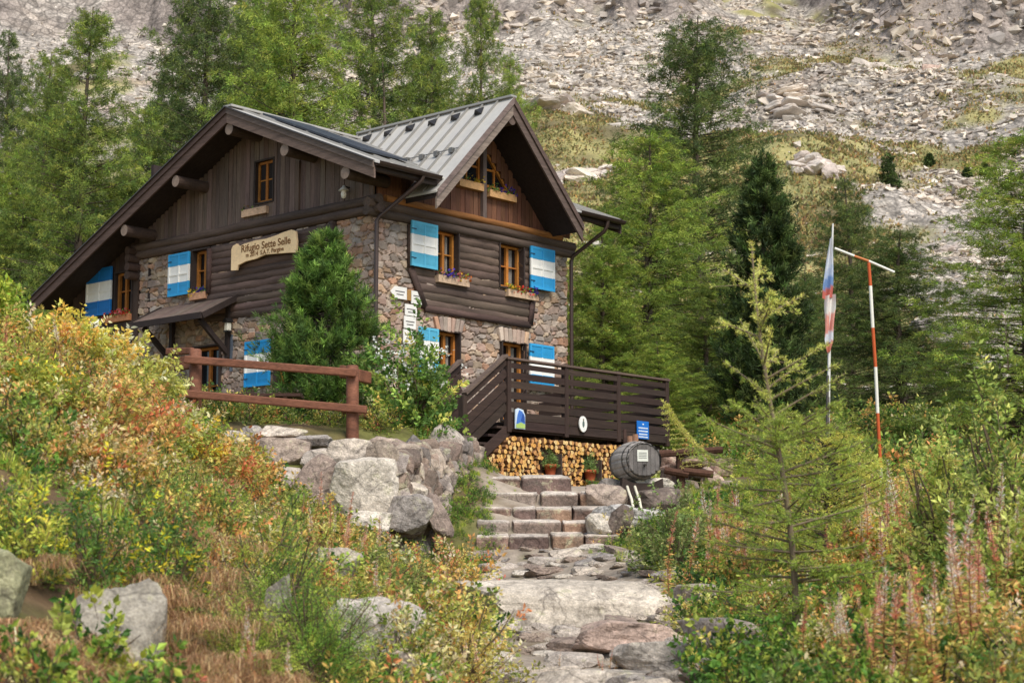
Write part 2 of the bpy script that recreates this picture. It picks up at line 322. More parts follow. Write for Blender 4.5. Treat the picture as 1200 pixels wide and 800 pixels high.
def bush(h, r, seed, pal, stems=9, twigs=90, lf=26, leaf=.05, asp=.5, flat=0., spread=1., twl=.3, stemc=srgb(104, 88, 72), jit=.16, upw=.35, low=.1):
    """several stems fanning out of the base, twigs filling an uneven dome, leaves along the twigs"""
    st = np.random.default_rng(seed); s_ = MB(); l_ = MB(); tips = []
    for i in range(stems):
        a = 2*pi*i/stems+st.normal(0, .5); rr = r*st.uniform(.25, .85)*spread; hh = h*st.uniform(.6, .95)*(1-.25*(rr/r)**2)
        k = np.linspace(0, 1, 6)[:, None]; P = np.array([[math.cos(a), math.sin(a), 0]])*rr*k**1.3+np.array([[0, 0, 1]])*hh*k+st.normal(0, .025*h, (6, 3))*k
        s_.tube(P, np.linspace(.014, .004, 6)*max(.5, h), 4, stemc, cap=False); tips.append(P)
    dom = int(st.integers(len(pal))); pal = [(c_, w_*(3.5 if i_ == dom else 1)) for i_, (c_, w_) in enumerate(pal)]
    m = twigs; u = unit(st.normal(0, 1, (m, 3))); u[:, 2] = np.abs(u[:, 2])*1.15-low; rad = st.uniform(.45, 1., m)**.6
    lob = 1+.26*np.sin(np.arctan2(u[:, 1], u[:, 0])*3+seed)+st.normal(0, .13, m)
    E = np.stack([u[:, 0]*r*rad*lob, u[:, 1]*r*rad*lob, (u[:, 2]*rad*lob).clip(.03)*h], 1)
    D = unit(u*np.array([1, 1, .8])+np.array([0, 0, upw])+st.normal(0, .35, (m, 3))); TL = twl*st.uniform(.6, 1.3, m); B = E-D*TL[:, None]*.7
    for i in range(0, m, 2): s_.tube([B[i]-D[i]*.05, B[i]+D[i]*TL[i]], [.005*max(.5, h)*.8, .002], 3, stemc*.9, cap=False)
    tc = pick(pal, m, .1); li = np.repeat(np.arange(m), lf); q = st.random(len(li)); sp = st.normal(0, 1, (len(li), 3)); sp = sp-D[li]*np.sum(sp*D[li], 1, keepdims=True)
    sp = unit(sp); P = B[li]+D[li]*(TL[li]*q)[:, None]+sp*.012
    DD = D[li]*.6+sp*.9+np.array([0, 0, -.1]); own = pick(pal, len(li), .1); mix = st.random((len(li), 1)) < .14
    C = np.where(mix, own, tc[li])*(1+st.normal(0, jit, (len(li), 1)))
    leaves(l_, P, DD, leaf*st.uniform(.6, 1.25, len(li)), asp, np.clip(C, .004, 1), nrm=np.array([0, 0, 1.]) if flat else None)
    return s_, l_
def tuft(n, h, spread, pal, w=.012, droop=.4, seed=0, seg=3):
    """grass tuft: bent blades"""
    st = np.random.default_rng(seed); mb = MB(); a = st.uniform(0, 2*pi, n); r0 = spread*.35*np.sqrt(st.random(n)); b = st.uniform(0, 2*pi, n)
    base = np.stack([r0*np.cos(b), r0*np.sin(b), 0*a], 1); hh = h*st.uniform(.5, 1.15, n); out = spread*st.uniform(.2, 1., n); d = np.stack([np.cos(a), np.sin(a), 0*a], 1); sd = np.stack([-np.sin(a), np.cos(a), 0*a], 1)
    C = pick(pal, n); V = []
    for q in np.linspace(0, 1, seg+1):
        c = base+d*(out*q**1.6)[:, None]+np.array([0, 0, 1.])*(hh*(q-droop*q**2.2))[:, None]; ww = w*(1-.9*q)
        V += [c-sd*ww/2, c+sd*ww/2]
    V = np.stack(V, 1); k = 2*(seg+1); F = np.concatenate([np.arange(n)[:, None]*k+np.array([[2*i, 2*i+1, 2*i+3, 2*i+2]]) for i in range(seg)])
    mb.add(V.reshape(-1, 3), F, np.repeat(C, k, 0)); return mb
# =================================================================== the mountain hut
ZB = 3.3
hut = thing('mountain_hut', 'brown timber and stone mountain hut with blue and white shutters', 'house', hw(0, 0, ZB), HROT)
HOFF = (0, 0, ZB)
def hb(mb, name, m, smooth=False, parent=None, bevel=0): return mb.build(name, m, parent or hut, smooth, HOFF, bevel)

PAL_STONE = [srgb(190, 164, 148), srgb(172, 146, 132), srgb(198, 176, 160), srgb(164, 154, 146), srgb(200, 162, 128), srgb(146, 128, 120), srgb(208, 188, 170), srgb(178, 144, 128), srgb(190, 138, 106), srgb(156, 142, 130), srgb(202, 178, 150)]
_ps = np.array(PAL_STONE); PAL_STONE = list((_ps*.72+_ps.mean(0)*.28)*np.array([.98, 1.01, 1.02]))
def stones(u, v, cw, ch, seed, pal, gap=.11, warp=.30, mortar=srgb(186, 168, 150), bright=1.0):
    """coursed rubble: height 0..1 and colour at (u, v)"""
    uu = u + warp*cw*fbm(u/cw*.7, v/ch*.5, None, seed+5, 3); vv = v + warp*ch*1.2*fbm(u/cw*.35, v/ch*.6, None, seed+9, 3)
    j0 = np.floor(vv/ch); f1 = np.full(u.shape, 9.); f2 = np.full(u.shape, 9.); idd = np.zeros(u.shape)
    for dj in (-1, 0, 1):
        j = j0+dj; sh = .5*(j % 2)+.37*_hash(j, j*0, j*0, seed)
        i0 = np.floor(uu/cw-sh)
        for di in (-2, -1, 0, 1, 2):
            i = i0+di
            h1 = _hash(i, j, j*0, seed+1); h2 = _hash(i, j, j*0, seed+2); h3 = _hash(i, j, j*0, seed+3); h4 = _hash(i, j, j*0, seed+4)
            px = (i+sh+.5+(h1-.5)*.75)*cw; py = (j+.5+(h2-.5)*.7)*ch
            d = (np.abs((uu-px)/cw)**4+np.abs((vv-py)/ch)**4)**(1/4)-(h3-.5)*.5
            m = d < f1; f2 = np.where(m, f1, np.minimum(f2, d)); idd = np.where(m, h4+i*13.7+j*7.1, idd); f1 = np.where(m, d, f1)
    e = f2-f1; h = sstep(0.0, gap*2.2, e)
    k = _hash(np.floor(idd*977), np.floor(idd*131), j0*0, seed+8)
    P = np.array(pal); c = P[(k*len(P)*.9999).astype(int)]
    br = .80+.42*_hash(np.floor(idd*611), np.floor(idd*37), j0*0, seed+12)
    c = c*br[..., None]*bright
    face = (_hash(np.floor(idd*331), np.floor(idd*71), j0*0, seed+14)-.5)
    ht = h*(.75+.5*face)+.12*fbm(u*9, v*9, None, seed+21, 3)*h
    w = sstep(gap*.25, gap*1.0, e)
    dirt = .82+.3*fbm(u*5, v*5, None, seed+31, 4)
    c = lerp(np.asarray(mortar)[None]*np.ones_like(c)*(.8+.35*fbm(u*11, v*11, None, seed+3, 3))[..., None], c*dirt[..., None], w[..., None])
    return ht, np.clip(c, 0, 1)
def wall_strip(mb, path, z0, z1, res, depth, holes, cw, ch, seed, pal, **kw):
    """displaced masonry along a plan polyline [(x,y)...]; holes = [(s0,s1,z0,z1)]"""
    path = np.asarray(path, float); seg = np.diff(path, axis=0); L = np.linalg.norm(seg, axis=1); S = np.concatenate([[0], np.cumsum(L)])
    ns = int(S[-1]/res)+1; nz = int((z1-z0)/res)+1
    s = np.linspace(0, S[-1], ns); z = np.linspace(z0, z1, nz)
    x = np.interp(s, S, path[:, 0]); y = np.interp(s, S, path[:, 1])
    nrm = np.array([[d[1], -d[0]] for d in seg])/L[:, None]
    k = np.clip(np.searchsorted(S, s, 'right')-1, 0, len(L)-1); n = nrm[k].copy()
    for q in range(1, len(L)):
        w = np.clip((s-S[q]+.1)/.2, 0, 1); m = np.abs(s-S[q]) < .1
        n[m] = (nrm[q-1][None]*(1-w[m, None])+nrm[q][None]*w[m, None])
    n /= np.linalg.norm(n, axis=1, keepdims=True)
    A, B = np.meshgrid(s, z, indexing='ij'); h, c = stones(A.ravel(), B.ravel(), cw, ch, seed, pal, **kw)
    h = (h.reshape(A.shape)-.6)*depth
    V = np.stack([x[:, None]+n[:, :1]*h, y[:, None]+n[:, 1:]*h, B], -1).reshape(-1, 3)
    i, j = np.meshgrid(np.arange(ns-1), np.arange(nz-1), indexing='ij')
    a = i*nz+j; F = np.stack([a, a+nz, a+nz+1, a+1], -1).reshape(-1, 4)
    cs = (s[:-1]+s[1:])/2; cz = (z[:-1]+z[1:])/2; keep = np.ones((ns-1, nz-1), bool)
    for (a0, a1, b0, b1) in holes: keep &= ~((cs[:, None] > a0) & (cs[:, None] < a1) & (cz[None] > b0) & (cz[None] < b1))
    mb.add(V, F[keep.ravel()], c)
# openings: right wall in X, left wall in Y
RW = [(2.00, 2.72, 6.86, 7.93), (4.22, 5.08, 6.86, 7.93), (2.05, 2.78, 4.55, 5.53), (4.31, 5.15, 3.6, 5.50)]
LW = [(5.84, 6.50, 6.82, 7.92), (2.40, 3.25, 4.3, 5.42), (5.35, 6.45, 3.3, 5.45)]
S0 = 8.75
mb = MB()
wall_strip(mb, [(0, 8.75), (0, 0), (6.85, 0), (6.85, 8.4)], 1.3, 7.98, .028, .075,
           [(S0+a, S0+b, c, d) for a, b, c, d in RW]+[(S0-b, S0-a, c, d) for a, b, c, d in LW], .27, .145, 3, PAL_STONE, gap=.075)
hb(mb, 'stone_wall', M['stone'])
# lintel stones over the two ground windows
for (a, b, c, d) in RW[2:]:
    mb = MB(); n = 7
    for i in range(n):
        t = (i+.5)/n; x = a-.12+(b-a+.24)*t; lean = (t-.5)*.5
        R = np.array(Euler((0, lean, 0)).to_matrix()); mb.box((x, -.03, d+.17), ((b-a+.2)/n*.9, .12, .3+.05*rng.random()), PAL_STONE[rng.integers(len(PAL_STONE))]*1.05, R, .015)
    hb(mb, 'lintel', M['stone'], bevel=.02)

DW = srgb(82, 65, 57); DW2 = srgb(97, 80, 71); DWR = srgb(112, 76, 58); DWD = srgb(52, 42, 39)
def wcol(base, a=.25): return base*(1+rng.uniform(-a, a))*(1+rng.uniform(-.05, .05, 3))
def log(mb, a, b, r, col, n=12, seg=14):
    t = np.linspace(0, 1, seg)[:, None]; P = np.asarray(a, float)*(1-t)+np.asarray(b, float)*t
    P = P+rng.normal(0, .006, P.shape); cc = np.clip(np.asarray(col)[None]*(1+.22*np.sin(t*rng.uniform(3, 9)+rng.uniform(0, 6)))+0*t, 0, 1)
    mb.tube(P, r*(1+rng.normal(0, .025, seg)), n, cc)
# band of round logs over the stone storey, on both faces, ends crossing at the corner
mb = MB()
for i, z in enumerate((8.03, 8.21)): log(mb, (-.28, -.02-.03*i, z), (7.05, -.02-.03*i, z), .115, wcol(DW2, .12))
log(mb, (.25, -.10, 8.37), (6.5, -.10, 8.37), .085, srgb(150, 100, 56))
hb(mb, 'log_band', M['wood_x'], True)
mb = MB()
for i, z in enumerate((8.10, 8.29)): log(mb, (-.02-.03*i, -.25, z), (-.02-.03*i, 9.0, z), .115, wcol(DW2, .12))
hb(mb, 'log_band', M['wood_y'], True)
# log panel of the left wall
mb = MB(); z = 6.06; k = 0
while z < 7.9:
    y1 = 5.80 if z > 6.70 else 6.4
    log(mb, (.08, 1.36, z+.09), (.08, y1, z+.09), .14, wcol(DW2, .2)); z += .172
mb.box((-.06, 1.30, 7.0), (.16, .14, 1.95), wcol(DW)); mb.box((-.05, 5.80, 7.35), (.16, .1, 1.1), wcol(DW))
hb(mb, 'log_panel', M['wood_y'], True)
# board panel of the right wall with its cut lower corners
mb = MB()
def pl(z): return 1.12 if z > 6.9 else 1.12+(6.9-z)*.56
def pr(z): return 5.45 if z > 6.75 else 5.45-(6.75-z)*.16
zs = np.arange(6.03, 7.92, .185)
for z in zs:
    c = wcol(DW2, .16); z1 = z+.18
    spans = [(pl(z), pr(z))]
    for (a, b, c0, d0) in RW[:2]:
        ns = []
        for (p, q) in spans:
            if z1 > c0+.02 and p < a and q > b: ns += [(p, a-.02), (b+.02, q)]
            else: ns.append((p, q))
        spans = ns
    for p, q in spans:
        if q-p > .05:
            log(mb, (p, .10, z+.09), (q, .10, z+.09), .155, c, 18, 10)
for pts in ([(1.12, 7.9), (1.12, 6.9), (1.6, 6.02)], [(5.45, 7.9), (5.45, 6.75), (5.33, 6.02)], [(1.6, 6.0), (5.33, 6.0)]):
    for a, b in zip(pts[:-1], pts[1:]): mb.bar((a[0], -.06, a[1]), (b[0], -.06, b[1]), .16, .07, wcol(DW, .1), up=(0, 1, 0))
hb(mb, 'log_panel', M['wood_x'], True)

# roof planes
RY, RZ = 4.06, 11.02; SR, SL = .417, .470
YE, YL = -1.06, 12.25
def rz(y): return RZ-SR*(RY-y) if y < RY else RZ-SL*(y-RY)
GX, GZ, GS = 3.45, 11.22, 1.03
def gz_(x): return GZ-GS*abs(x-GX)
# gable boards, left face
mb = MB(); y = -.02
while y < 8.75:
    w = rng.uniform(.13, .2); yc = y+w/2; top = rz(yc)-.22; c = wcol(srgb(110, 92, 83), .26); o = rng.uniform(0, .018)
    segs = [(8.40, top)]
    if 3.42 < yc < 4.14: segs = [(8.40, 8.78), (9.84, top)]
    for a, b in segs:
        if b > a: mb.box((-.02-o, yc, (a+b)/2), (.04, w-.012, b-a), c)
    y += w
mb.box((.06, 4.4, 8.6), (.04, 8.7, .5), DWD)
mb.bar((-.05, 2.55, 8.4), (-.05, 2.55, 9.6), .1, .14, wcol(DW2), up=(0, 1, 0))
hb(mb, 'gable_boards', M['wood_z'])
# gable boards, right face (warm brown)
mb = MB(); x = .05
while x < 6.85:
    w = rng.uniform(.12, .19); xc = x+w/2; top = min(max(gz_(xc)-.22, rz(0)-.18), 11.); c = wcol(DWR, .28); o = rng.uniform(0, .015)
    gw = max(0, 10.28-1.06*abs(xc-3.58)) if abs(xc-3.58) < .93 else 0
    segs = [(8.42, top)] if gw <= 9.26 else [(8.42, 9.24), (gw+.06, top)]
    for a, b in segs:
        if b > a: mb.box((xc, -.02-o, (a+b)/2), (w-.01, .04, b-a), c)
    x += w
hb(mb, 'gable_boards', M['wood_z'])
# dark wall behind the boards and the timber annex under the long roof
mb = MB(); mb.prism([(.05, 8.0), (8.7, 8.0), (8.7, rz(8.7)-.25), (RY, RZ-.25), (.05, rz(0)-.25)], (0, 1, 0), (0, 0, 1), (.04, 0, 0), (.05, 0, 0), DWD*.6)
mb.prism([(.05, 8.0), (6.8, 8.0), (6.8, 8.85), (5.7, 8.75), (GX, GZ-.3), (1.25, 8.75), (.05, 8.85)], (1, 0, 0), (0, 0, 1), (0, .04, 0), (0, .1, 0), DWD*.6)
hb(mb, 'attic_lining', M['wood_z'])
mb = MB(); y = 8.76
while y < 11.5:
    w = rng.uniform(.16, .22); top = rz(y+w/2)-.2
    segs = [(4.6, top)] if not 9.0 < y+w/2 < 9.75 else [(4.6, 6.62), (7.75, top)]
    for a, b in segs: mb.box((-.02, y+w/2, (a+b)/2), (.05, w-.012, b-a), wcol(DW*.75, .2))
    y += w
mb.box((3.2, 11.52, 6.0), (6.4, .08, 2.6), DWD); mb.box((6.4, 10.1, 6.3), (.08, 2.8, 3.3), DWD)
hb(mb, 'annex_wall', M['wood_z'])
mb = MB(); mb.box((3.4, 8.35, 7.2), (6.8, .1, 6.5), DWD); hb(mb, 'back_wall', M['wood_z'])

# ---- main roof
X0, X1 = -1.02, 7.75
mb = MB()
SECT = ((RY, YE, X0, 1.22), (RY, .25, 1.22, 5.68), (RY, YE, 5.68, X1), (RY, YL, X0, X1))   # the right slope stops behind the cross gable
for (ya, yb, xa, xb) in SECT:
    za, zb = rz(ya), rz(yb)
    q = np.array([(ya, za-.05), (yb, zb-.05), (yb, zb-.2), (ya, za-.22)])
    mb.prism(q, (0, 1, 0), (0, 0, 1), (xb-xa-(.02 if xb-xa < 8 else .04), 0, 0), (xa+.02, 0, 0), DWD)
roof = hb(mb, 'main_roof', M['wood_y'])
mb = MB(); lg = srgb(186, 182, 175)
for (ya, yb, xa, xb) in SECT:
    yb = yb+(.05 if yb > RY else -.05 if yb < 0 else 0); za, zb = rz(ya), rz(yb); e0 = .03 if xa == X0 else 0; e1 = .03 if xb == X1 else 0
    mb.prism([(ya, za-.045), (ya, za), (yb, zb), (yb, zb-.045)], (0, 1, 0), (0, 0, 1), (xb-xa+e0+e1-.004, 0, 0), (xa-e0, 0, 0), lg*.95)
    for x in np.arange(xa+.4, xb-.05, .52): mb.bar((x, ya, za+.02), (x, yb, zb+.02), .035, .05, lg*.8)
mb.bar((X0, RY, RZ+.02), (X1, RY, RZ+.02), .3, .05, lg*.8)
hb(mb, 'roof_sheet', M['metal_roof'], parent=roof)
roof.children[0].location = (0, 0, 0)
# dark solar panels near the front edge of the right slope
mb = MB()
for y0, y1 in ((3.3, 2.2), (2.1, 1.0), (.9, -.1)):
    mb.prism([(y0, rz(y0)+.07), (y1, rz(y1)+.07), (y1, rz(y1)+.12), (y0, rz(y0)+.12)], (0, 1, 0), (0, 0, 1), (1.5, 0, 0), (-.55, 0, 0), srgb(58, 60, 66))
hb(mb, 'solar_panel', M['brown_metal'])
# barge boards: two stepped boards on each verge of the front gable
for sgn, yb in ((1, YL), (-1, YE)):
    mb = MB(); za, zb = RZ, rz(yb)
    for k, (t0, t1, px) in enumerate(((.02, .17, .0), (.16, .40, .035))):
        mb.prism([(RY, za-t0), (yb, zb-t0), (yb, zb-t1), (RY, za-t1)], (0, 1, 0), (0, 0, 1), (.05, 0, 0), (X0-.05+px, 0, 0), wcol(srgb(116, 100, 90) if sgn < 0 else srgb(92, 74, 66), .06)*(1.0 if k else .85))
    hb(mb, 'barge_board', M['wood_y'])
    mb = MB(); mb.prism([(RY, za+.0), (yb, zb+.0), (yb, zb-.03), (RY, za-.03)], (0, 1, 0), (0, 0, 1), (.1, 0, 0), (X0-.09, 0, 0), srgb(70, 62, 58)); hb(mb, 'verge_trim', M['brown_metal'])
    mb = MB(); mb.prism([(RY, za-.08), (yb, zb-.08), (yb, zb-.35), (RY, za-.35)], (0, 1, 0), (0, 0, 1), (.05, 0, 0), (X1-.03, 0, 0), DW); hb(mb, 'barge_board', M['wood_y'])
# purlin ends
for (y, z) in ((4.02, 10.47), (1.99, 9.62), (-.08, 8.76), (6.05, 9.50), (8.12, 8.54)):
    mb = MB(); t = np.linspace(0, 1, 6)[:, None]; P = np.array([[-.98, y, z]])*(1-t)+np.array([[.3, y, z]])*t
    cc = np.tile(srgb(82, 66, 58), (6, 1)); mb.tube(P, .145, 14, cc, cap=False)
    a = np.linspace(0, 2*pi, 14, endpoint=False); V = np.stack([np.full(14, -.985), y+.145*np.cos(a), z+.145*np.sin(a)], 1)
    mb.add(np.concatenate([V, [[-.99, y, z]]]), [(i, (i+1) % 14, 14) for i in range(14)], srgb(142, 122, 108))
    hb(mb, 'purlin_end', M['wood'])
# corner log ends under the left eave
mb = MB()
for i, z in enumerate((7.55, 7.78, 8.0, 8.2)): mb.tube([(-.35, 8.85, z), (.3, 8.85, z)], .11, 12, wcol(DW, .2))
hb(mb, 'corner_log_end', M['wood'])

# ---- cross gable roof
Y0, Y1 = -1.16, 4.2
for sgn in (-1, 1):
    xe = GX+sgn*2.62; ze = gz_(xe); mb = MB(); nx = GX
    mb.prism([(GX, GZ-.05), (xe, ze-.05), (xe, ze-.19), (GX, GZ-.24)], (1, 0, 0), (0, 0, 1), (0, Y1-Y0-.04, 0), (0, Y0+.02, 0), DWD)
    r2 = hb(mb, 'gable_roof', M['wood_x'])
    mb = MB(); mb.prism([(GX, GZ-.045), (GX, GZ), (xe+sgn*.03, ze-.03), (xe+sgn*.03, ze-.075)], (1, 0, 0), (0, 0, 1), (0, Y1-Y0+.05, 0), (0, Y0-.03, 0), lg)
    d = np.array([xe-GX, 0, ze-GZ]); d /= np.linalg.norm(d); n = np.array([-d[2], 0, d[0]])*(-sgn if False else 1); n = n if n[2] > 0 else -n
    for y in np.arange(Y0+.42, Y1, .49): mb.bar(np.array([GX, y, GZ])+n*.025, np.array([xe, y, ze])+n*.025, .035, .055, lg*.5, up=n)
    hb(mb, 'roof_sheet', M['metal_roof'], parent=r2)
    for k, (t0, t1, px) in enumerate(((.03, .15, .0), (.14, .40, .04))):
        pass
    mb = MB()
    for k, (t0, t1, px) in enumerate(((.0, .17, .0), (.16, .44, .04))):
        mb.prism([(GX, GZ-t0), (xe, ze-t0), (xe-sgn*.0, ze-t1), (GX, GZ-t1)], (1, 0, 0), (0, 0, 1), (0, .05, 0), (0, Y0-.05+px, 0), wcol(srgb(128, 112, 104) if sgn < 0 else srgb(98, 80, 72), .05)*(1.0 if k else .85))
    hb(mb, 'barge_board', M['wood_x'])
    if sgn < 0:
        # triangular roof vents under the ridge and a row of snow guards
        for y in np.arange(-.35, 3.6, .78):
            mb = MB(); P0 = np.array([GX, y, GZ])+d*.52
            V = [P0+n*.02+np.array([0, -.13, 0]), P0+n*.02+np.array([0, .13, 0]), P0+n*.16, P0-d*.34+n*.02]
            mb.add(V, [(0, 2, 1), (0, 3, 2), (1, 2, 3)], srgb(40, 38, 38)); hb(mb, 'roof_vent', M['brown_metal'])
        for y in np.arange(-.6, 3.0, .49):
            mb = MB(); P0 = np.array([GX, y, GZ])+d*2.15; mb.box(P0+n*.06, (.1, .12, .12), srgb(120, 118, 114)); mb.bar(P0+n*.09+np.array([0, -.24, 0]), P0+n*.09+np.array([0, .24, 0]), .02, .02, srgb(120, 118, 114)); hb(mb, 'snow_guard', M['brown_metal'])
mb = MB(); mb.bar((GX, Y0-.03, GZ+.02), (GX, Y1, GZ+.02), .2, .05, lg*.7); hb(mb, 'ridge_cap', M['metal_roof'])
mb = MB(); mb.tube([(GX, Y0+.03, GZ-.55), (GX, .2, GZ-.55)], .13, 14, srgb(96, 80, 72)); hb(mb, 'purlin_end', M['wood'])
for sx in (.95, 5.95):
    mb = MB(); mb.tube([(sx+.15, Y0+.15, 8.62), (sx+.15, .2, 8.62)], .12, 12, DWD); hb(mb, 'purlin_end', M['wood'])
# post in the middle of the gable window
mb = MB(); mb.box((3.57, -.09, 9.3), (.13, .12, 1.75), srgb(104, 90, 84)); hb(mb, 'gable_post', M['wood_z'], bevel=.01)

# ---- gutters and downpipes
BM = srgb(74, 58, 52)
def gutter(x0, x1):
    mb = MB(); a = np.linspace(pi, 2*pi, 9); y, z = YE-.09, rz(YE)-.05
    for r in (.085,):
        V = np.array([[x, y+r*math.cos(t), z+r*math.sin(t)] for x in (x0, x1) for t in a]); mb.add(V, [(i, i+1, 10+i, 9+i) for i in range(8)], BM)
    mb.box(((x0+x1)/2, YE+.02, z-.1), (x1-x0, .03, .2), BM*.8)
    mb.tube([(x0, y-.085, z), (x1, y-.085, z)], .014, 6, BM); return hb(mb, 'gutter', M['brown_metal'], True)
gutter(X0, .95); gutter(5.95, X1)
def pipe(P, parent=None):
    mb = MB(); mb.tube(P, .05, 10, BM); return hb(mb, 'downpipe', M['brown_metal'], True)
pipe([(.42, YE-.09, 8.78), (.40, YE-.05, 8.66), (.34, YE+.05, 8.55), (.03, -.16, 7.92), (-.02, -.11, 7.8), (-.02, -.11, 7.0), (-.02, -.11, 3.0)])
pipe([(7.1, YE-.09, 8.78), (7.1, YE-.05, 8.62), (7.08, YE+.02, 8.5), (6.92, -.14, 7.95), (6.9, -.1, 7.8), (6.9, -.1, 3.0)])

# ---- windows: frame > pane, mullions inside the frame mesh
OR = srgb(176, 112, 48)
def window_right(a, b, c, d, dep=.13, cross=True, half=False, door=False):
    mb = MB(); t = .065
    y = dep
    for p, q, w, h in ((a+t/2, (c+d)/2, t, d-c), (b-t/2, (c+d)/2, t, d-c), ((a+b)/2, d-t/2, b-a, t), ((a+b)/2, c+t/2, b-a, t)): mb.box((p, y, q), (w, .09, h), wcol(OR, .08))
    mb.box(((a+b)/2, y, (c+d)/2), (.085, .08, d-c-.1), wcol(OR, .08))
    for f in (.5,): mb.box(((a+b)/2, y+.005, c+(d-c)*f), (b-a-.1, .05, .035), wcol(OR, .08))
    fr = hb(mb, 'window' if not door else 'door', M['wood'], bevel=.006)
    mb = MB()
    mb.box(((a+b)/2, y+.06, (c+d)/2), (b-a-.08, .012, d-c-.08), (.02, .02, .02)); hb(mb, 'pane', M['glass'], parent=fr)
    mb = MB()   # reveal and white net curtains at the side
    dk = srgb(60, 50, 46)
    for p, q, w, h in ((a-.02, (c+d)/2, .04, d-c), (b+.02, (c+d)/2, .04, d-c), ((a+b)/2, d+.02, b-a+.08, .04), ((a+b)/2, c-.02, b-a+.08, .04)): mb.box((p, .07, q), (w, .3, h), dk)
    hb(mb, 'reveal', M['wood'], parent=fr)
    mb = MB(); n = 12
    for s in (0, 1):
        x0 = (a+t, (a+b)/2-.06)[0] if s == 0 else (a+b)/2+.06
        xs = np.linspace(x0, x0+(b-a)*.22, n); V = np.array([[x, y+.052+.006*math.sin(i*2.2), z] for i, x in enumerate(xs) for z in (c+.1, d-.08)])
        mb.add(V, [(2*i, 2*i+2, 2*i+3, 2*i+1) for i in range(n-1)], srgb(150, 142, 132))
    hb(mb, 'curtain', M['paint'], parent=fr)
    return fr
for i, (a, b, c, d) in enumerate(RW): window_right(a, b, c, d, door=(i == 3))
def window_left(a, b, c, d, dep=.13, m='window'):
    mb = MB(); t = .065; x = dep
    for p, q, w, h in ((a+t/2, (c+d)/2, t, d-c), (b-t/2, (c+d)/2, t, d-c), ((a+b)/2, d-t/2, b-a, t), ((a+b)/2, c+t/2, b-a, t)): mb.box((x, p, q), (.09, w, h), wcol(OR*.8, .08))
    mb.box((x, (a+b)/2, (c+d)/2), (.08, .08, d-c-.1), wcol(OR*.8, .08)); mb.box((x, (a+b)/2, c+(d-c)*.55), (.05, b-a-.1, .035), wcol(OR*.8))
    fr = hb(mb, m, M['wood'], bevel=.006)
    mb = MB(); mb.box((x+.06, (a+b)/2, (c+d)/2), (.012, b-a-.08, d-c-.08), (.02, .02, .02)); hb(mb, 'pane', M['glass'], parent=fr)
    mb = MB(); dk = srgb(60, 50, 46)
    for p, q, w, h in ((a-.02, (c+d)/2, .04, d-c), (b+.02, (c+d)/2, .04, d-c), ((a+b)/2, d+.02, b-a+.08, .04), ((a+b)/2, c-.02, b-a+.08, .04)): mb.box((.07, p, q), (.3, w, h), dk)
    hb(mb, 'reveal', M['wood'], parent=fr); return fr
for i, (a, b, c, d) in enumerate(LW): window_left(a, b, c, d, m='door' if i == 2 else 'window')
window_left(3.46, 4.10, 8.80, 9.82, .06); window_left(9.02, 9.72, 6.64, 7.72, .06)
# triangular gable windows either side of the post
for s in (-1, 1):
    x0 = 3.58+s*.08; x1 = 3.58+s*.93; zt = 10.22; zb2 = 9.27; zo = zt-1.06*.85
    tri = [(x0, zb2), (x1, zb2), (x1, zo), (x0, zt)]
    mb = MB()
    ctr = np.mean(tri, axis=0)
    for p, q in zip(tri, tri[1:]+tri[:1]): mb.bar((p[0], .03, p[1]), (q[0], .03, q[1]), .07, .09, wcol(OR, .08), up=(0, 1, 0))
    mb.bar((x0+s*.42, .035, zb2), (x0+s*.42, .035, zt-.46), .05, .04, wcol(OR), up=(0, 1, 0)); mb.bar((x0, .035, zb2+.42), (x0+s*.5, .035, zb2+.42), .05, .035, wcol(OR), up=(0, 1, 0))
    fr = hb(mb, 'gable_window', M['wood'])
    mb = MB(); mb.prism(tri, (1, 0, 0), (0, 0, 1), (0, .02, 0), (0, .05, 0)); hb(mb, 'pane', M['glass'], parent=fr)

# ---- shutters: a framed board with sunk louvred panels, blue with a white band
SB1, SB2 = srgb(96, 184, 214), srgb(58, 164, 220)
def shutter_mesh(w, h, blue, two=True):
    """local: x 0..w, z 0..h, front at y=-.045"""
    body = MB(); t = .06; wht = srgb(246, 242, 234)
    z1, z2 = h*.31, h*.71
    def c(z): return wht if z1 < z < z2 else blue*(.92+.12*rng.random())
    body.box((w/2, -.015, z1/2), (w, .03, z1), blue*.85); body.box((w/2, -.015, (z1+z2)/2), (w, .03, z2-z1-.002), wht*.97); body.box((w/2, -.015, (z2+h)/2), (w, .03, h-z2), blue*.85)
    band = MB()
    for x in (t/2, w/2, w-t/2):
        for a, b in ((0, z1), (z1+.002, z2-.002), (z2, h)): body.box((x, -.04, (a+b)/2), (t if x != w/2 else t*.8, .022, b-a), c((a+b)/2))
    for z in (t/2, h*.5, h-t/2): body.box((w/2, -.0395, z), (w-t*.5, .02, t if z != h*.5 else t*.7), c(z))
    for a, b in ((t, z1), (z2, h-t)):
        for z in np.arange(a+.025, b-.01, .05):
            for x in (w*.27, w*.73): body.box((x, -.034, z), (w/2-t*1.3, .012, .049), blue*rng.uniform(.85, 1.0), np.array(Euler((.12, 0, 0)).to_matrix()))
    hinge = []
    for z in (h*.18, h*.82): q = MB(); q.box((.06, -.055, z), (.16, .008, .025), srgb(40, 60, 80)); hinge.append(q)
    return body, hinge
def shutter_right(x, z, w, h, blue=SB1, hinge_left=False, y=-.115):
    b, hg = shutter_mesh(w, h, blue); o = b.build('shutter', M['paint'], hut); o.location = (x, y, z-ZB); [q.build('hinge', M['brown_metal'], o) for q in hg]; return o
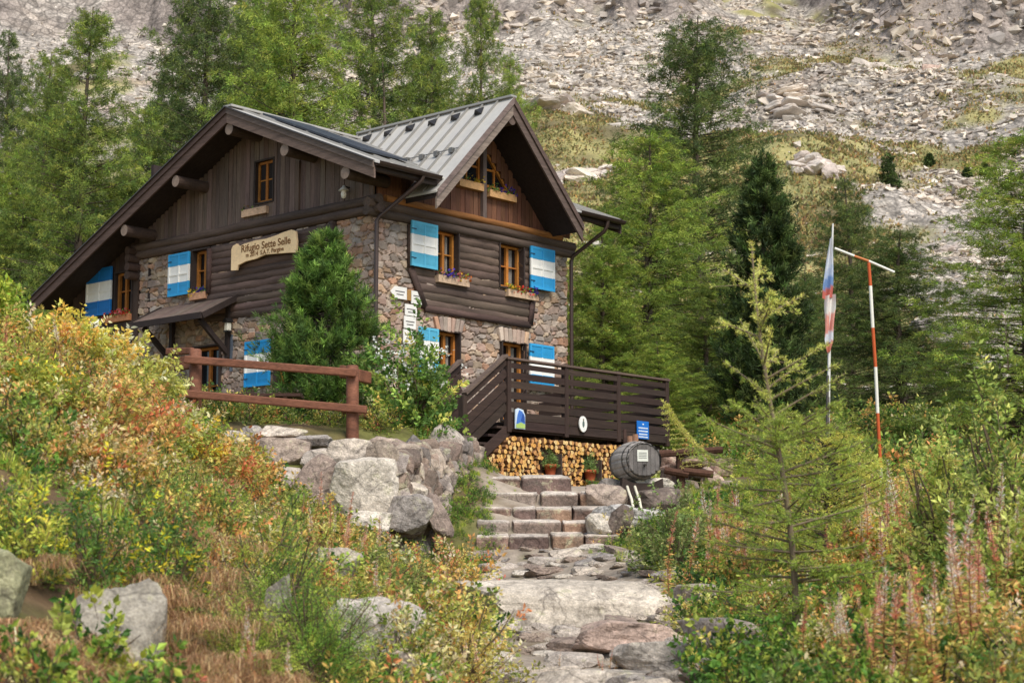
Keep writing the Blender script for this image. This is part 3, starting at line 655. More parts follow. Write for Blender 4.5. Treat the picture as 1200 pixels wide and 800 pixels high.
def shutter_left(y, z, w, h, blue=SB2, x=-.10):
    b, hg = shutter_mesh(w, h, blue); o = b.build('shutter', M['paint'], hut); o.rotation_euler = (0, 0, -pi/2); o.location = (x, y, z-ZB); [q.build('hinge', M['brown_metal'], o) for q in hg]; return o
shutter_right(1.06, 6.93, .86, 1.06); shutter_right(5.26, 6.93, .92, 1.06, SB2)
shutter_right(1.33, 4.5, .64, 1.04); shutter_right(5.22, 4.42, .92, 1.12, SB2)
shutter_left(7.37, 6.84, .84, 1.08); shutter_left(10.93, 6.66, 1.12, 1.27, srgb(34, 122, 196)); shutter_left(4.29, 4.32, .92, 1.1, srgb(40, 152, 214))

# ---- porch canopy on the left wall: boarded lean-to with braces
mb = MB(); n = np.array([-.5, 0, 1.]); n /= np.linalg.norm(n)
y0, y1 = 4.78, 7.75; zi, zo, xo = 6.63, 6.06, -1.08
k = 14
for i in range(k):
    ya = y0+(y1-y0)*i/k; yb = y0+(y1-y0)*(i+1)/k-.008
    mb.add([(0, ya, zi), (0, yb, zi), (xo, yb, zo), (xo, ya, zo), (0, ya, zi-.05), (0, yb, zi-.05), (xo, yb, zo-.05), (xo, ya, zo-.05)],
           [(0, 1, 2, 3), (4, 7, 6, 5), (0, 3, 7, 4), (1, 5, 6, 2), (2, 6, 7, 3)], wcol(srgb(112, 96, 86), .15))
cp = hb(mb, 'porch_canopy', M['wood'])
mb = MB(); mb.box((xo-.02, (y0+y1)/2, zo-.04), (.05, y1-y0+.05, .15), DWD); mb.bar((0, y0-.03, zi-.05), (xo, y0-.03, zo-.05), .05, .14, DWD); mb.bar((0, y1+.03, zi-.05), (xo, y1+.03, zo-.05), .05, .14, DWD)
hb(mb, 'canopy_fascia', M['wood'], parent=cp)
for y in (y0+.25, y1-.5):
    mb = MB(); mb.bar((-.05, y, 5.2), (xo+.15, y, zo-.1), .1, .12, DWD); mb.bar((-.06, y, 5.1), (-.06, y, zi-.1), .1, .12, DWD, up=(0, 1, 0)); hb(mb, 'canopy_brace', M['wood'], parent=cp)

# ---- things hung on the hut
def on_hut(name, label, cat, X, Y, Z, rot=0, group=None): return thing(name, label, cat, hw(X, Y, Z), HROT+rot, group)
def flower_heap(mb, x0, x1, y, z, cols, n=90, h=.22, s=.045, dpt=.12):
    P = np.stack([rng.uniform(x0, x1, n), y+rng.uniform(-dpt, dpt, n), z+rng.uniform(0, h, n)*rng.uniform(.3, 1, n)], 1)
    return P
def flower_box(label, X, Y, Z, w, cols, left=False, wood=srgb(196, 168, 140), nf=150, hang=.08, green=.4):
    o = on_hut('flower_box', label, 'flower box', X, Y, Z, -pi/2 if left else 0, 'flower boxes under the hut windows')
    mb = MB(); mb.box((w/2, -.13, .09), (w, .02, .18), wood); mb.box((w/2, .1, .09), (w, .02, .18), wood*.8)
    mb.box((.01, -.015, .09), (.02, .22, .18), wood*.9); mb.box((w-.01, -.015, .09), (.02, .22, .18), wood*.9); mb.box((w/2, -.015, .012), (w-.03, .2, .02), wood*.7); mb.box((w/2, -.015, .14), (w-.05, .2, .02), srgb(60, 45, 35))
    mb.build('box', M['wood'], o, bevel=.005)
    g = MB(); n = max(8, int(nf*1.2*green*2))
    P = np.stack([rng.uniform(.02, w-.02, n), rng.uniform(-.17, .08, n), rng.uniform(.13, .28, n)], 1)
    leaves(g, P, rng.normal(0, 1, (n, 3))+np.array([0, -.3, .6]), rng.uniform(.05, .09, n), .6, pick(PAL_GREEN, n)); g.build('foliage', M['leaf'], o)
    f = MB(); n = nf
    xs = rng.uniform(.0, w, n); P = np.stack([xs, rng.uniform(-.22, .05, n), rng.uniform(.16, .34, n)-hang*rng.random(n)], 1)
    k = np.clip((xs/w*len(cols)+rng.normal(0, .25, n)).astype(int), 0, len(cols)-1); C = np.array(cols)[k]*rng.uniform(.75, 1.15, (n, 1))
    leaves(f, P, rng.normal(0, 1, (n, 3))+np.array([0, -.6, .4]), rng.uniform(.05, .085, n), .95, C); f.build('flowers', M['petal'], o)
    return o
# =================================================================== terrain
_ctl = []
def G(px, py, d, dz=0.):
    p = at(px, py, d); _ctl.append((p[0], p[1], p[2]+dz))
def GW(x, y, z): _ctl.append((x, y, z))
for a in ((640, 800, 14.2), (560, 800, 14.2), (800, 800, 14), (700, 720, 19.5), (640, 660, 24), (640, 643, 25), (560, 645, 25), (720, 640, 25), (720, 585, 27.4),  
          (820, 700, 18.5), (800, 625, 24), (590, 720, 19.5), (520, 700, 19),
          (430, 655, 24.0), (330, 640, 22.5), (430, 522, 26.6), (330, 506, 26.6), (240, 500, 26.8), (500, 508, 28), (300, 498, 28.5), (190, 470, 28),
          (785, 563, 32), (850, 548, 38), (1000, 560, 33), (1033, 572, 26), (1150, 565, 27), (900, 765, 13.0), (1000, 790, 11.5), (1180, 796, 10), (1190, 690, 14), (1000, 655, 19), (900, 640, 21),
          (140, 770, 10.6), (10, 740, 9.6), (200, 612, 14.2), (100, 515, 16), (30, 420, 18), (60, 400, 19.5), (230, 520, 20), (350, 610, 19.5), (300, 790, 11.9), (450, 720, 16.6), (500, 800, 14.0), (400, 800, 12.8), (0, 570, 12.5), (-150, 480, 13), (-120, 640, 10)): G(*a)
for a in ((0, 0, -1.62), (0, 7, -1.35), (-4, 4, -1.1), (5, 5, -1.45), (-9, 6, .2), (9, 8, -.9), (-9, 31, 3.0), (-8, 24, 2.75), (-15, 27, 3.3), (-16, 40, 4.2), (-9.9, 44, 3.7), (-3.1, 38, 3.0), (1.4, 43.1, 2.9), (-3.4, 31, 2.55), (-5.5, 34, 2.9),
          (.6, 28, 1.38), (-.1, 28.6, 1.40), (-.5, 30, 1.5), (.4, 29.4, 1.42), (.5, 31, 1.46), (1.8, 31, 1.5), (0, 33.2, 1.6), (-.6, 32.6, 1.75), (1.5, 35.0, 1.52), (2.8, 36.6, 1.52), (4, 38, 1.5), (1.2, 37.5, 1.6), (0, 36, 1.7), (-1.6, 35, 2.1), (0, 58, 4.9), (-25, 60, 7), (25, 60, 4.6), (18, 40, 2.7), (25, 25, 1.3), (18, 14, .35), (-28, 15, 3.9), (40, 15, 1), (40, 45, 3.5), (-40, 40, 6), (-60, 100, 12), (60, 100, 10), (0, 100, 9.6), (0, -12, -2.5), (30, -10, -2), (-30, -10, 1.5)): GW(*a)
_c = np.array(_ctl)
def _tps_fit(P, z, lam=.02):
    d = np.linalg.norm(P[:, None]-P[None], axis=2); K = np.where(d > 0, d*d*np.log(d+1e-9), 0)+lam*np.eye(len(P)); Q = np.c_[np.ones(len(P)), P]
    A = np.block([[K, Q], [Q.T, np.zeros((3, 3))]]); return np.linalg.solve(A, np.r_[z, 0, 0, 0])
_w = _tps_fit(_c[:, :2], _c[:, 2])
def _tps(x, y):
    x = np.asarray(x, float); sh = x.shape; q = np.stack([x.ravel(), np.asarray(y, float).ravel()], 1); r = np.empty(len(q))
    for i in range(0, len(q), 20000):
        b = q[i:i+20000]; d2 = ((b[:, None]-_c[None, :, :2])**2).sum(2); r[i:i+20000] = (.5*d2*np.log(d2+1e-12))@_w[:-3]+_w[-3]+b@_w[-2:]
    return r.reshape(sh)
def mtn(x, y):
    x = np.asarray(x, float); y = np.asarray(y, float)
    b = np.interp(y, [40, 60, 100, 150, 220, 300, 400, 470, 560], [3, 5, 10.2, 25, 52, 88, 142, 196, 270])
    b = b+.10*np.clip(x-30, 0, 200)*sstep(90, 200, y)+.06*np.clip(-x-30, 0, 200)*sstep(90, 200, y)
    kn = 8.5*np.exp(-(((x-33)/17)**2+((y-205)/22)**2)); kn += 6*np.exp(-(((x-10)/22)**2+((y-235)/20)**2)); kn += 6*np.exp(-(((x-55)/24)**2+((y-260)/14)**2))
    f = fbm(x/46, y/46, None, 3, 5)*7.5*sstep(75, 170, y)+fbm(x/11, y/11, None, 9, 4)*2.0*sstep(80, 150, y)
    rid = (1-np.abs(fbm(x/17, y/26, None, 21, 4)))**3
    c1 = sstep(296, 320, y+7*fbm(x/13, y/30, None, 5, 3))*sstep(62, 78, x)*(1-sstep(100, 118, x))*28*(.55+.7*rid)
    c2 = sstep(322, 346, y+9*fbm(x/15, y/40, None, 6, 3))*(1-sstep(32, 46, x))*24*(.5+.7*rid)
    return b+kn+f+c1+c2+(fbm(x/4.5, y/7, None, 25, 4)*3.2)*np.clip((c1+c2)/14, 0, 1)
def gh(x, y):
    x = np.asarray(x, float); y = np.asarray(y, float); t = sstep(66, 108, y)
    near = _tps(x, y); far = mtn(x, y)
    r = lerp(near, far, t)
    am = .05+.10*sstep(2.0, 5.0, np.abs(x-.5))+.25*sstep(45, 70, y)
    return r+am*fbm(x*.9, y*.9, None, 41, 4)*(1-t)
def g1(x, y): return float(gh(np.array([x]), np.array([y]))[0])

# path centre and half width
def path_d(x, y):
    cx = np.interp(y, [-5, 0, 6, 11, 14, 17, 19.5, 22, 24.3, 25, 27.5, 30], [-.3, 0, .2, .45, .62, .85, .92, .7, .40, .45, .5, .9]); hwid = np.interp(y, [0, 14, 19.5, 24.3, 28, 33], [.8, .95, 1.12, 1.0, 1.1, 2.2])
    return np.abs(x-cx)/hwid+.22*fbm(x*1.7, y*1.7, None, 77, 3)

def heightmesh(name, xs, ys, colf, m):
    A, B = np.meshgrid(xs, ys, indexing='ij'); Z = gh(A, B); nx, ny = A.shape; mb = MB()
    i, j = np.meshgrid(np.arange(nx-1), np.arange(ny-1), indexing='ij'); a = i*ny+j; F = np.stack([a, a+ny, a+ny+1, a+1], -1).reshape(-1, 4)
    mb.add(np.stack([A, B, Z], -1).reshape(-1, 3), F, colf(A.ravel(), B.ravel(), Z.ravel())); return tag(mb.build(name, m, None, True), kind='structure')
def near_col(x, y, z):
    g = srgb(104, 104, 56); s = srgb(104, 84, 62); st = srgb(168, 154, 138); d = srgb(74, 62, 46)
    n = fbm(x*.6, y*.6, None, 50, 4); n2 = fbm(x*3, y*3, None, 51, 3)
    c = lerp(s[None], g[None], sstep(-.3, .3, n)[:, None]); c = lerp(c, d[None], (sstep(0, .5, n2)*.5)[:, None])
    p = 1-sstep(.75, 1.15, path_d(x, y)); p = p*(y < 33)
    c = lerp(c, (st*(.85+.3*n2[:, None])), (p*sstep(-.45, .0, n2+.25))[:, None])
    return c
xs = np.concatenate([np.arange(-70, -12, 1.0), np.arange(-12, 12, .14), np.arange(12, 70.1, 1.0)])
ys = np.concatenate([np.arange(-14, 6, .6), np.arange(6, 36, .14), np.arange(36, 108.01, 1.0)])
ground = heightmesh('ground', xs, ys, near_col, M['soil'])

# ---- mountainside: rock, scree and grass by colour, real boulders over it
def grass_w(x, y):
    n = fbm(x/19, y/24, None, 60, 5)*1.0+fbm(x/5, y/6, None, 61, 3)*.55
    reg = np.zeros_like(x)
    reg += 1.0*np.exp(-(((x-33)/16)**2+((y-196)/24)**2))+.9*np.exp(-(((x-8)/20)**2+((y-222)/30)**2))+1.0*np.exp(-(((x-4)/30)**2+((y-130)/52)**2))+.6*np.exp(-(((x-62)/7)**2+((y-300)/26)**2))+.55*np.exp(-(((x-40)/22)**2+((y-290)/12)**2))+.7*np.exp(-(((x+60)/40)**2+((y-160)/80)**2))
    reg += .75*np.exp(-(((x-86)/8)**2+((y-275)/30)**2))+.8*np.exp(-(((x-112)/10)**2+((y-360)/20)**2))+.5*np.exp(-(((x-24)/10)**2+((y-150)/26)**2))
    reg -= 1.2*np.exp(-(((x-44)/12)**2+((y-138)/30)**2)); reg += .5*sstep(.1, .45, fbm(x/26+y/60, y/16, None, 68, 3))
    return sstep(.20, .58, reg*.75+n*.75+.05)
def cliff_w(x, y):
    e = 1.2; s = np.hypot(mtn(x+e, y)-mtn(x-e, y), mtn(x, y+e)-mtn(x, y-e))/(2*e); return sstep(.95, 1.5, s)
def mt_col(x, y, z):  # mountain tones lightened overall, standing in for haze
    w = grass_w(x, y); n = fbm(x/3, y/3, None, 63, 4); n2 = fbm(x/30, y/30, None, 64, 4); n3 = fbm(x/1.3, y/1.3, None, 67, 3)
    rock = lerp(srgb(196, 186, 175)[None], srgb(224, 212, 198)[None], sstep(-.4, .4, n2+.6*n)[:, None]); rock = lerp(rock, srgb(182, 150, 122)[None], (sstep(.15, .6, fbm(x/22, y/9, None, 65, 3))*.55)[:, None])
    rock = rock*(1-.45*sstep(.1, .5, n3))[:, None]
    gr = lerp(srgb(146, 142, 94)[None], srgb(172, 162, 108)[None], sstep(-.4, .4, n)[:, None]); gr = lerp(gr, srgb(98, 88, 66)[None], sstep(.05, .5, fbm(x/7, y/5, None, 66, 3))[:, None]*.8)
    c = lerp(rock, gr, w[:, None])
    cl = cliff_w(x, y); ck = np.abs(fbm(x/5, y/9, None, 91, 4)); c = lerp(c, srgb(186, 172, 162)[None]*(.75+.4*n[:, None])*(.45+.55*sstep(.0, .10, ck))[:, None], cl[:, None]); return np.c_[c, np.clip((1-w)*(1-.35*cl), 0, 1)]
xs = np.concatenate([np.arange(-230, -90, 5.), np.arange(-90, 110, .9), np.arange(110, 240.1, 5.)]); ys = np.concatenate([np.arange(108, 400, .95), np.arange(400, 560.1, 4.)])
mountain = heightmesh('mountain_slope', xs, ys, mt_col, M['mountain'])
mountain.data.polygons.foreach_set('use_smooth', np.zeros(len(mountain.data.polygons), bool))

# ---- boulders from cut polytopes
def ico(sub):
    import bmesh
    bm = bmesh.new(); bmesh.ops.create_icosphere(bm, subdivisions=sub, radius=1.0); bm.verts.ensure_lookup_table()
    V = np.array([v.co[:] for v in bm.verts]); F = np.array([[v.index for v in f.verts] for f in bm.faces]); bm.free(); return V, F
ICO = {k: ico(k) for k in (1, 2, 3, 4, 5)}
def rock_verts(sub, dims, seed, planes=11, soft=60., rough=.04, sharp=1.0):
    st = np.random.default_rng(seed); V, F = ICO[sub]
    N = unit(st.normal(0, 1, (planes, 3))); N = np.concatenate([N, [[0, 0, 1], [0, 0, -1], [1, 0, 0], [-1, 0, 0], [0, 1, 0], [0, -1, 0]]]); N[planes:] = unit(N[planes:]+st.normal(0, .18, (6, 3)))
    d = st.uniform(.68, 1.0, len(N)); dot = np.maximum(V@N.T, 1e-3)/d
    r = 1/(np.mean(dot**soft, 1)*len(N))**(1/soft)
    P = V*np.minimum(r, 1.25)[:, None]
    o = st.uniform(0, 50, 3); f = fbm(P[:, 0]*1.6+o[0], P[:, 1]*1.6+o[1], P[:, 2]*1.6+o[2], seed % 97, 5)
    f2 = fbm(P[:, 0]*5+o[1], P[:, 1]*5+o[2], P[:, 2]*5+o[0], seed % 89, 4); P = P*(1+rough*2.2*f+rough*.9*f2)[:, None]
    f = f*.7+f2*.6
    return P*np.asarray(dims)/2*1.12, F, f
def boulder_mb(dims, seed, col, sub=4, **k):
    P, F, f = rock_verts(sub, dims, seed, **k); mb = MB(); c = np.asarray(col)[None]*(1+.35*f)[:, None]
    mb.add(P, F, np.clip(c, 0, 1)); return mb
def boulder(name, label, cat, pos, dims, seed, col, rot=(0, 0, 0), sub=4, group=None, m='rock', smooth=False, **k):
    o = boulder_mb(dims, seed, col, sub, **k).build(name, M[m], None, smooth); o.location = tuple(pos); o.rotation_euler = rot
    return tag(o, label, cat, group)
# scree: one uncountable mass
def hull_rock(seed, npts=8):
    import bmesh
    st = np.random.default_rng(seed); P = unit(st.normal(0, 1, (npts, 3)))*st.uniform(.42, .56, (npts, 1)); bm = bmesh.new()
    for p in P: bm.verts.new(p)
    bmesh.ops.convex_hull(bm, input=bm.verts); bmesh.ops.triangulate(bm, faces=bm.faces); bm.verts.index_update(); V = np.array([v.co[:] for v in bm.verts]); F = np.array([[v.index for v in f.verts] for f in bm.faces]); bm.free(); return V, F
protos = [hull_rock(100+i) for i in range(60)]; protos = [p for p in protos if len(p[0]) == 8 and len(p[1]) == 12]; PFS = np.array([p[1] for p in protos]); protos = [p[0] for p in protos]
def scatter_rocks(n, xr, yr, acc, smin, smax, seed, colf, sink=.42, pw=3.0):
    st = np.random.default_rng(seed); x = st.uniform(*xr, n); y = st.uniform(*yr, n); k = st.random(n) < acc(x, y)*(1.0); x, y = x[k], y[k]; n = len(x)
    s = smin+(smax-smin)*st.random(n)**pw*2; s = np.minimum(s, smax*1.5); z = gh(x, y)+s*(.5-sink)*.5; A = st.uniform(0, 2*pi, n); S = np.stack([s*st.uniform(.8, 1.7, n), s*st.uniform(.5, 1.15, n), s*st.uniform(.3, .75, n)], 1)
    T = st.normal(0, .55, n); pi_ = st.integers(0, len(protos), n); base = np.array(protos)[pi_]*S[:, None]
    # tilt about x then spin about z
    c, q = np.cos(T)[:, None], np.sin(T)[:, None]; Y = base[..., 1]*c-base[..., 2]*q; Z = base[..., 1]*q+base[..., 2]*c; X = base[..., 0]
    c, q = np.cos(A)[:, None], np.sin(A)[:, None]; V = np.stack([X*c-Y*q+x[:, None], X*q+Y*c+y[:, None], Z+z[:, None]], -1)
    C = colf(st, n, x, y); nv = V.shape[1]
    return V.reshape(-1, 3), (np.arange(n)[:, None, None]*nv+PFS[pi_]).reshape(-1, 3), np.repeat(C, nv, 0)
def scol(st, n, x, y):
    a = np.array([srgb(220, 212, 200), srgb(202, 193, 182), srgb(184, 175, 166), srgb(226, 215, 198), srgb(206, 192, 177), srgb(160, 151, 144)])
    q = a[st.integers(0, len(a), n)]*st.uniform(.74, 1.14, (n, 1)); t = fbm(x/24, y/20, None, 81, 4)[:, None]; return q*(1+.28*t)*lerp(np.array([[1.0, .99, .98]]), np.array([[1.02, .98, .93]]), sstep(-.3, .3, fbm(x/30, y/26, None, 82, 3))[:, None])
def ccol(st, n, x, y): return scol(st, n, x, y)*np.array([.86, .85, .86])
mb = MB()
def accs(x, y): return (1-grass_w(x, y))**1.5*(1-.8*cliff_w(x, y))*(.10+.9*sstep(-.25, .3, fbm(x/13, y/13, None, 70, 4)))
for args in ((62000, (0, 62), (95, 190), accs, .10, .8, 1, scol, .42, 4.5), (80000, (-10, 95), (190, 280), accs, .17, 1.1, 2, scol, .42, 4.5), (60000, (-70, 120), (280, 385), accs, .25, 1.35, 3, scol, .42, 4.5),
             (2600, (0, 75), (110, 260), lambda x, y: grass_w(x, y)*.5*sstep(0, .3, fbm(x/8, y/8, None, 75, 3)), .25, 1.3, 4, scol), (420, (10, 90), (110, 300), accs, .8, 2.2, 5, scol), (14000, (-95, 0), (150, 385), accs, .35, 1.2, 6, scol), (5200, (55, 125), (285, 340), lambda x, y: cliff_w(x, y)*.7, .5, 2.6, 7, ccol, .7, 1.8), (3600, (-60, 50), (312, 360), lambda x, y: cliff_w(x, y)*.7, .5, 2.6, 8, ccol, .7, 1.8)):
    mb.add(*scatter_rocks(*args))
print('scree verts', mb.n)
tag(mb.build('scree', M['screerock']), 'pale scree and boulder field covering the mountainside', 'scree', kind='stuff')
# low alpine scrub between the rocks
st = np.random.default_rng(8); n = 110000; x = st.uniform(-40, 110, n); y = st.uniform(105, 330, n); k = st.random(n) < (grass_w(x, y)*.8+.05)*(.3+.7*sstep(-.1, .3, fbm(x/5, y/5, None, 71, 3))); x, y = x[k], y[k]
mb = MB(); P = np.repeat(np.stack([x, y, gh(x, y)], 1), 9, 0); n = len(P); P = P+st.normal(0, .42, (n, 3))*[1, 1, .3]
pal = [(srgb(108, 108, 70), 3), (srgb(90, 94, 62), 2), (srgb(150, 136, 88), 3), (srgb(122, 104, 78), 2.5), (srgb(156, 124, 88), 1.0)]
leaves(mb, P, st.normal(0, .6, (n, 3))+[0, 0, .6], st.uniform(.25, .65, n), .55, pick(pal, n, .1)*np.repeat(st.uniform(.6, 1.2, (n//9, 1)), 9, 0)); tag(mb.build('alpine_scrub', M['leaf']), 'patchy brown and green alpine scrub between the rocks', 'scrub', kind='stuff')
# boulders that stand out on the slope
def far_boulder(label, px, py, d, w, h, seed, col=srgb(188, 172, 158), rot=0):
    p = at(px, py, d); x, y = p[0], p[1]; z = g1(x, y); m = d/FPX
    boulder('boulder', label, 'boulder', (x, y, z+h*m*.28), (w*m*1.05, w*m*.9, h*m*1.15), seed, col, (0, 0, rot), 4, rough=.09)
far_boulder('big cracked grey boulder lying in the scree above the forest edge', 1092, 280, 118, 62, 38, 301, srgb(158, 148, 142), .4)
far_boulder('small rounded pink boulder on the slope high above the scree', 1090, 103, 262, 26, 18, 303, srgb(196, 168, 152))
def outcrop(label, px, py, d, w, h, seed, n=16, flat=.6):
    p = at(px, py, d); m = d/FPX; st = np.random.default_rng(seed); mb = MB(); x0, y0 = p[0], p[1]; z0 = g1(x0, y0)
    for i in range(n):
        a = st.normal(0, .24)*w*m; b = st.normal(0, .15)*w*m; s = w*m*st.uniform(.22, .46)*(1-.5*min(1, abs(a)/(w*m*.6))); V, F, f = rock_verts(3, (s*1.3, s, s*flat*st.uniform(.6, 1.2)*h/w*2), int(st.integers(9999)), planes=9, soft=70., rough=.07)
        R = np.array(Euler((st.normal(0, .25), st.normal(0, .25), st.uniform(0, 6))).to_matrix()); z = g1(x0+a, y0+b)-z0
        mb.add(V@R.T+[a, b, z+s*.08], F, (np.array([srgb(200, 188, 176), srgb(182, 168, 158), srgb(210, 196, 180)])[st.integers(3)]*st.uniform(.85, 1.1))[None]*(1+.5*f[:, None]))
    o = mb.build('rock_outcrop', M['screerock'], None, False, loc=(x0, y0, z0)); tag(o, label, 'rock outcrop', 'rock outcrops on the mountainside')
outcrop('pale blocky outcrop on the grassy knoll above the flagpole', 955, 176, 196, 70, 40, 302)
outcrop('long pale outcrop on the pasture just right of the hut gable', 672, 140, 205, 110, 40, 305, 22)
outcrop('rounded pink outcrop under the dark cliff at the upper right', 1024, 76, 292, 60, 40, 304, 14)
outcrop('low pale outcrop left of the tallest tree near the gable', 640, 96, 240, 110, 34, 306, 18)
outcrop('outcrop high on the slope left of the dark cliff', 920, 110, 250, 80, 24, 307, 14)
outcrop('pale outcrop below the grassy knoll beside the stone pine', 940, 232, 150, 44, 26, 308, 10)
outcrop('grey outcrop in the scree right of the largest slope tree', 1120, 200, 175, 60, 30, 309, 12)
far_boulder('flat white boulder on the pasture between hut gable and tall larch', 692, 168, 165, 30, 12, 306, srgb(212, 204, 194))
# =================================================================== trees
def put_tree(name, label, cat, px, ytop, d, gen, group=None, dz=0., base=None, rz=0., crown='crown', trunk='trunk', cm='needle', **k):
    """stands on the ground under (px, d); its height follows from its top"""
    p = at(px, ytop, d); x, y = float(p[0]), float(p[1]); zb = (g1(x, y) if base is None else base)+dz-.05; h = float(p[2])-zb
    t, c = gen(h=h, **k)
    o = thing(name, label, cat, (x, y, zb), rz, group)
    t.build(trunk, M['bark'], o, True); c.build(crown, M[cm], o); return o
def px2m(w, d): return w*d/FPX
GL = 'larches behind the hut'
_LP = {}
LARCH_H, LARCH_R = 13.0, 3.0
def larch(label, px, ytop, wpx, d, seed, pal=PAL_LARCH, group=GL, power=.55, **k):
    """trees of one habit share their meshes; size and turn differ"""
    key = (id(pal), power, seed % 2)
    if key not in _LP: _LP[key] = conifer(LARCH_H, LARCH_R, seed, pal, n_br=k.get('n_br', 300), tw=24, lf=22, leaf=.125, asp=.17, power=power, irregular=k.get('irregular', .28), up=k.get('up', .14), droop=k.get('droop', .34), hang=.45, twl=.55)
    p = at(px, ytop, d); x, y = float(p[0]), float(p[1]); zb = g1(x, y)-.05; h = float(p[2])-zb; src = _LP[key]; st = np.random.default_rng(seed)
    o = thing('larch_tree', label, 'tree', (x, y, zb), st.uniform(0, 6.28), group)
    if isinstance(src[0], MB):
        t = src[0].build('trunk', M['bark'], o, True); c = src[1].build('crown', M['needle'], o); _LP[key] = (t, c)
    else:
        for q in src: r = q.copy(); COL.objects.link(r); r.parent = o
    w = px2m(wpx*1.34, d)/2/LARCH_R; o.scale = (w, w, h/LARCH_H); return o
larch('tall full larch standing left of the hut, its tip just under the top edge', 103, 8, 150, 54, 401, power=.55)
larch('open larch with bare dark trunk rising right behind the hut ridge', 247, -55, 165, 60, 402, PAL_LARCHD, power=.55)
larch('broad light green larch behind the right slope of the front gable', 345, -60, 190, 57, 403, PAL_LARCHY, power=.55)
larch('tall larch behind the roof valley of the hut', 440, -70, 150, 64, 404, PAL_LARCH, power=.55)
larch('slender larch whose crown ends behind the cross gable peak', 562, -14, 100, 66, 405, PAL_LARCH, power=.55)
larch('half cropped dark larch at the left picture edge', 14, 36, 100, 74, 406, PAL_LARCHD)
larch('low yellowish larch at the left edge beside the tall one', 22, 175, 120, 62, 407, PAL_LARCHY, power=.55)
larch('small larch between the tall left larch and the hut roof', 175, 118, 110, 70, 408, PAL_LARCHY)
larch('pale larch filling the gap behind the front gable peak', 300, 55, 130, 74, 409, PAL_LARCHY)
larch('light larch behind the sheet metal roof', 498, 62, 120, 76, 410, PAL_LARCHY)
larch('narrow larch far left behind two taller larches', 66, 95, 80, 82, 411, PAL_LARCHD)
larch('bushy larch low behind the long left roof slope', 150, 205, 150, 56, 412, PAL_LARCH)
larch('larch filling the forest between the tall left larch and the left edge', 58, 60, 120, 66, 460, PAL_LARCH)
larch('larch between the open larch and the broad light one', 298, -20, 130, 70, 462, PAL_LARCH)
larch('larch right of the dark spruce behind the sheet metal roof', 505, 10, 120, 74, 464, PAL_LARCH)
larch('dark larch filling the gap left of the front gable peak', 200, 62, 120, 72, 461, PAL_LARCHD)
larch('larch between the open larch and the broad light one', 298, -4, 120, 72, 463, PAL_LARCH)
larch('bushy larch low at the left edge above the bank bushes', 30, 232, 130, 58, 466, PAL_LARCH)
larch('larch low behind the middle of the long roof slope', 112, 190, 130, 60, 468, PAL_LARCHD)
larch('low larch at the right end of the forest behind the cross gable', 600, 66, 90, 82, 465, PAL_LARCHY)
put_tree('spruce_tree', 'dark narrow spruce behind the hut roof among pale larches', 'tree', 449, 72, 60, conifer, None, rad=1.5, seed=413, pal=PAL_PINE, n_br=150, tw=18, lf=14, leaf=.12, asp=.22, droop=.5)
GR = 'trees right of the hut'
larch('tallest tree right of the hut with broad open crown', 815, 22, 178, 62, 421, PAL_LARCHD, GR, power=.45)
larch('yellowish larch right beside the hut gutter', 757, 152, 180, 50, 422, PAL_LARCHY, GR)
larch('low larch filling the space behind the terrace railing', 705, 262, 120, 48, 423, PAL_LARCHY, GR, power=.55)
larch('dark larch behind the white flagpole', 992, 206, 105, 64, 424, PAL_LARCHD, GR, power=.55)
larch('broad dark green larch behind the orange and white pole', 1052, 268, 165, 46, 425, PAL_LARCHD, GR)
larch('light larch cut off by the right picture edge', 1196, 150, 210, 33, 426, PAL_LARCHY, GR)
larch('thin larch showing between the stone pine and the flagpole', 945, 318, 90, 52, 427, PAL_LARCHD, GR)
larch('low larch right of the broad dark one at the scree foot', 1112, 400, 100, 50, 428, PAL_LARCHD, GR, power=.55)
larch('short larch behind the right end of the terrace railing', 828, 330, 120, 47, 429, PAL_LARCH, GR, power=.55)
larch('yellow green larch growing low beside the barrel fountain', 770, 400, 110, 42, 430, PAL_LARCHY, GR, power=.55)
put_tree('stone_pine', 'dense dark green stone pine right of the yellowish larch', 'tree', 893, 178, 42, stone_pine, None, rad=1.22, seed=431, pal=PAL_PINE, n_br=260, tufts=20, nn=24, nl=.16, asp=.15)
put_tree('stone_pine', 'young bright green stone pine in front of the hut corner', 'tree', 383, 270, 30, stone_pine, None, rad=1.0, seed=432, pal=PAL_PINEL, n_br=240, tufts=18, nn=28, nl=.13, asp=.10, power=.72, base=2.5)
GF = 'small trees scattered on the scree'
for i, (px, yt, yb, d, lab) in enumerate(((1040, 134, 178, 200, 'largest dark tree alone on the scree slope'), (1048, 194, 219, 165, 'small dark tree on the scree below the largest one'), (1152, 154, 174, 205, 'small dark tree far right on the scree'), (1132, 164, 176, 205, 'tiny bush like tree at the grass strip on the scree'),
                                          (634, 140, 185, 130, 'bluish young tree just right of the cross gable barge board'), (718, 152, 176, 150, 'young tree left of the tallest tree on the pasture'), (686, 218, 262, 105, 'small green tree on the pasture above the right gutter'), (1088, 150, 166, 215, 'dark shrub sized tree right of the largest slope tree'))):
    p = at(px, yt, d); zb = float(p[2])-(yb-yt)*d/FPX; h = (yb-yt)*d/FPX; t, c = conifer(h=h, rad=h*.32, seed=440+i, pal=PAL_PINE, n_br=60, tw=9, lf=8, leaf=.3, asp=.4, power=.6)
    zg = g1(p[0], p[1]); o = thing('small_tree', lab, 'tree', (p[0], p[1], zg-.1), 0, GF); t.build('trunk', M['bark'], o, True); c.build('crown', M['needle'], o)

